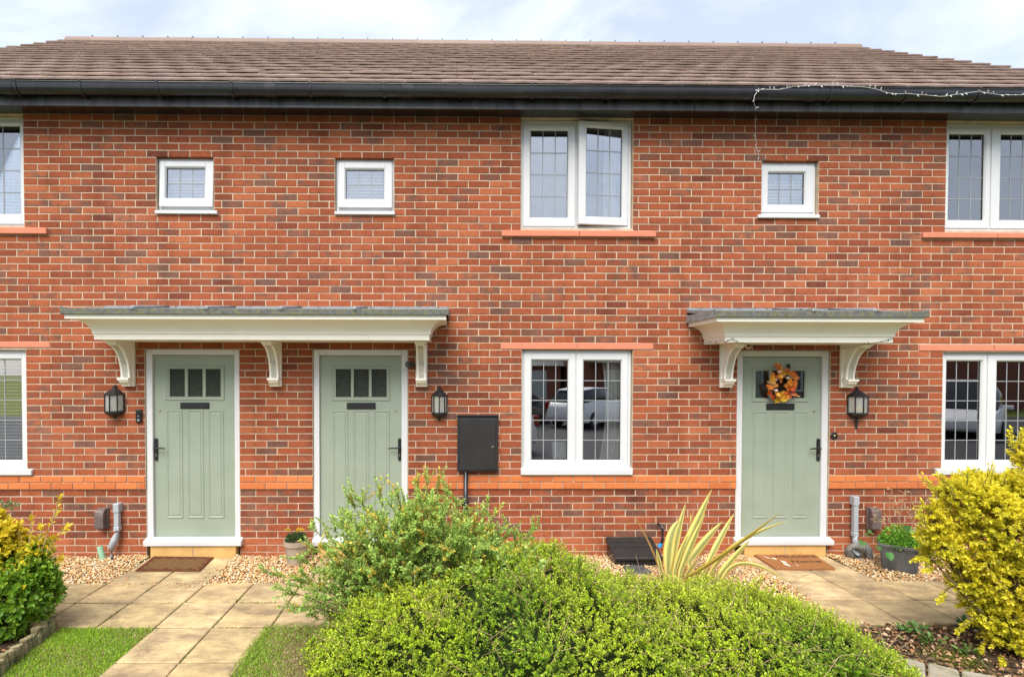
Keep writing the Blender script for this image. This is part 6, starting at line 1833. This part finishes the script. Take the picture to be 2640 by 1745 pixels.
# ================================================================== ACROSS THE STREET (seen in the window glass)
def car(x, y, rot, paint, label, L=4.0, W=1.72, H=1.48):
    t = thing('parked_car', label, 'car', (x, y, -0.05), 'cars parked across the street')
    mtx = Matrix.Translation((x, y, -0.05)) @ Matrix.Rotation(rot, 4, 'Z')
    h = W / 2
    def loft(secs, name, mt, par, bev=0.03):
        """secs: list of (x, half width, z0, z1, top inset)"""
        vs = []; fs = []
        for (sx, hw, za_, zb_, ins) in secs: vs += [(sx, -hw, za_), (sx, hw, za_), (sx, hw, (za_ + zb_) / 2), (sx, hw - ins, zb_), (sx, -hw + ins, zb_), (sx, -hw, (za_ + zb_) / 2)]
        for k in range(len(secs) - 1):
            for i in range(6): fs.append((k * 6 + i, k * 6 + (i + 1) % 6, (k + 1) * 6 + (i + 1) % 6, (k + 1) * 6 + i))
        fs.append(tuple(range(5, -1, -1))); fs.append(tuple((len(secs) - 1) * 6 + i for i in range(6)))
        return B()._add(vs, fs).xf(mtx).obj(name, mt, par, bev, True, 2)
    body = loft([(-L / 2, h * .8, .38, .78, .06), (-L / 2 + .12, h * .93, .24, .92, .06), (-L * .3, h, .2, .98, .05), (L * .12, h, .2, .95, .05), (L * .34, h * .97, .22, .86, .08), (L / 2 - .1, h * .85, .26, .68, .1), (L / 2, h * .7, .34, .6, .1)], 'body', paint, t)
    loft([(-L / 2 + .2, h * .84, .9, .95, .06), (-L * .38, h * .86, .9, H - .12, .2), (-L * .2, h * .86, .9, H - .03, .22), (L * .05, h * .86, .9, H - .06, .22), (L * .27, h * .84, .88, .92, .06)], 'windows', 'car_glass', t, 0.02)
    loft([(-L * .40, h * .62, H - .13, H - .09, .04), (-L * .2, h * .66, H - .06, H, .05), (L * .04, h * .64, H - .09, H - .035, .05)], 'roof_panel', paint, t, 0.01)
    for sx in (-L * .31, L * .30):
        for sy in (-1, 1):
            w = B().lathe([(.19, -.1), (.31, -.09), (.31, .09), (.19, .1), (.18, .06), (.001, .06)], (0, 0, 0), 24).xf(mtx @ Matrix.Translation((sx, sy * (h - .1), .31)) @ Matrix.Rotation(-sy * math.pi / 2, 4, 'X')).obj('wheel', 'rubber', t)
            B().lathe([(.18, .07), (.17, .1), (.05, .085), (.001, .09)], (0, 0, 0), 10).xf(mtx @ Matrix.Translation((sx, sy * (h - .1), .31)) @ Matrix.Rotation(-sy * math.pi / 2, 4, 'X')).obj('rim', 'alloy', w)
    for sy in (-1, 1):
        B().box(-L / 2 + .0, -L / 2 + .14, sy * h * .86 - .07, sy * h * .86 + .07, .68, .95).xf(mtx).obj('tail_light', 'red_lamp', t, 0.02)
        B().box(L / 2 - .2, L / 2 - .03, sy * h * .68 - .12, sy * h * .68 + .12, .55, .68).xf(mtx).obj('headlight', 'alloy', t, 0.02)
        B().box(L * .16, L * .22, sy * (h + .1) - .09, sy * (h + .1) + .09, .92, 1.04).xf(mtx).obj('mirror', paint, t, 0.02)
    B().box(-L / 2 - .015, -L / 2 + .05, -.26, .26, .48, .59).xf(mtx).obj('number_plate', 'white_ceramic', t)
def mirror(u, v, z=-0.05):
    """where the ray through glass pixel (u,v) lands on the street after the pane turns it back"""
    p = at(u, v, 0.07); d = ray(u, v); d = Vector((d.x, -d.y, d.z))
    return p + d * ((z - p.z) / d.z)
c_ = mirror(1510, 1098)
car(c_.x + 0.4, c_.y - 0.4, -0.75, 'car_white', 'white hatchback reflected in the ground floor window, seen from behind')
car(2.3, -15.2, -0.75, 'car_dark', 'dark car reflected in the window beside the white hatchback')
c_ = mirror(2490, 1120)
car(c_.x, c_.y, 2.4, 'car_white', 'tall white car reflected in the window by the golden bush', 4.5, 1.85, 1.8)
car(0.75, -9.2, -1.9, 'car_white', 'white car whose corner shows low in the reflecting window', 4.1)
oh = thing('opposite_house', 'brick house with grey roof reflected in the windows', 'house', (17, -25, 0))
B().box(6.5, 32, -31, -24, -0.1, 5.0).obj('wall', 'opp_brick', oh)
B().prism_x([(-23.5, 4.9), (-27.5, 7.8), (-31.5, 4.9)], 6.0, 32.5).obj('roof', 'opp_roof', oh)
B().prism_x([(-22.0, 2.5), (-24.0, 3.4), (-24.0, 2.5)], 7.5, 12.5).obj('porch_roof', 'opp_roof', oh)
for (xa, xb, za_, zb_) in ((13.2, 14.6, .95, 2.2), (18.0, 19.4, .95, 2.2), (21.5, 22.9, .95, 2.2), (13.2, 14.6, 3.2, 4.4), (18, 19.4, 3.2, 4.4), (21.5, 22.9, 3.2, 4.4), (26, 27.4, .95, 2.2)):
    w = B().frame(xa, xb, za_, zb_, 0.09, -23.99, -23.9).obj('window', 'upvc', oh)
    B().box(xa + .09, xb - .09, -23.98, -23.95, za_ + .09, zb_ - .09).obj('pane', 'car_glass', w)
for xa in (8.4, 16.2):
    w = B().box(xa + .08, xa + .92, -23.98, -23.93, 0, 2.0).obj('door', 'sage_paint', oh)
    B().frame(xa, xa + 1.0, -0.05, 2.1, 0.08, -23.99, -23.9).obj('door_frame', 'upvc', w)
gar = thing('garage', 'low garage with pale door reflected in the window', 'garage', (2.5, -26, 0))
B().box(1.2, 6.2, -30, -25, -0.1, 2.4).obj('wall', 'opp_brick', gar)
B().prism_x([(-24.7, 2.35), (-27.5, 3.6), (-30.3, 2.35)], 1.0, 6.4).obj('roof', 'opp_roof', gar)
B().box(2.0, 5.4, -25.0, -24.94, -0.02, 2.1).obj('door', 'grey_pipe', gar)
def street_tree(x, y, h, r_, label, tint=1.0):
    t = thing('street_tree', label, 'tree', (x, y, 0), 'trees across the street')
    B().tube([(x, y, -0.1), (x + .1, y, h * .25), (x - .05, y + .1, h * .5), (x, y, h * .8)], [.18, .14, .1, .04], 10).obj('trunk', 'bark', t)
    n = 7000
    d = unit(rng.normal(size=(n, 3))); rr = rng.random(n) ** 0.4
    lob_ = 1 + 0.25 * np.sin(d[:, 0] * 5 + d[:, 2] * 4) * np.sin(d[:, 1] * 6 + 1)
    P = np.array([[x, y, h * .62]]) + d * (rr * lob_)[:, None] * np.array([[r_, r_, h * .40]])
    g = cmix((0.03, 0.07, 0.015), (0.10, 0.16, 0.035), rng.random(n)) * tint
    leaves('crown', P, unit(rng.normal(size=(n, 3))), unit(rng.normal(size=(n, 3))), rng.uniform(.14, .26, n), rng.uniform(.1, .18, n), g, g, 'leaf', t)
street_tree(-0.5, -24, 5.5, 3.2, 'dark green tree reflected in the upper left panes of the window')
street_tree(-12, -26, 6.5, 3.6, 'green tree across the street facing the long canopy')
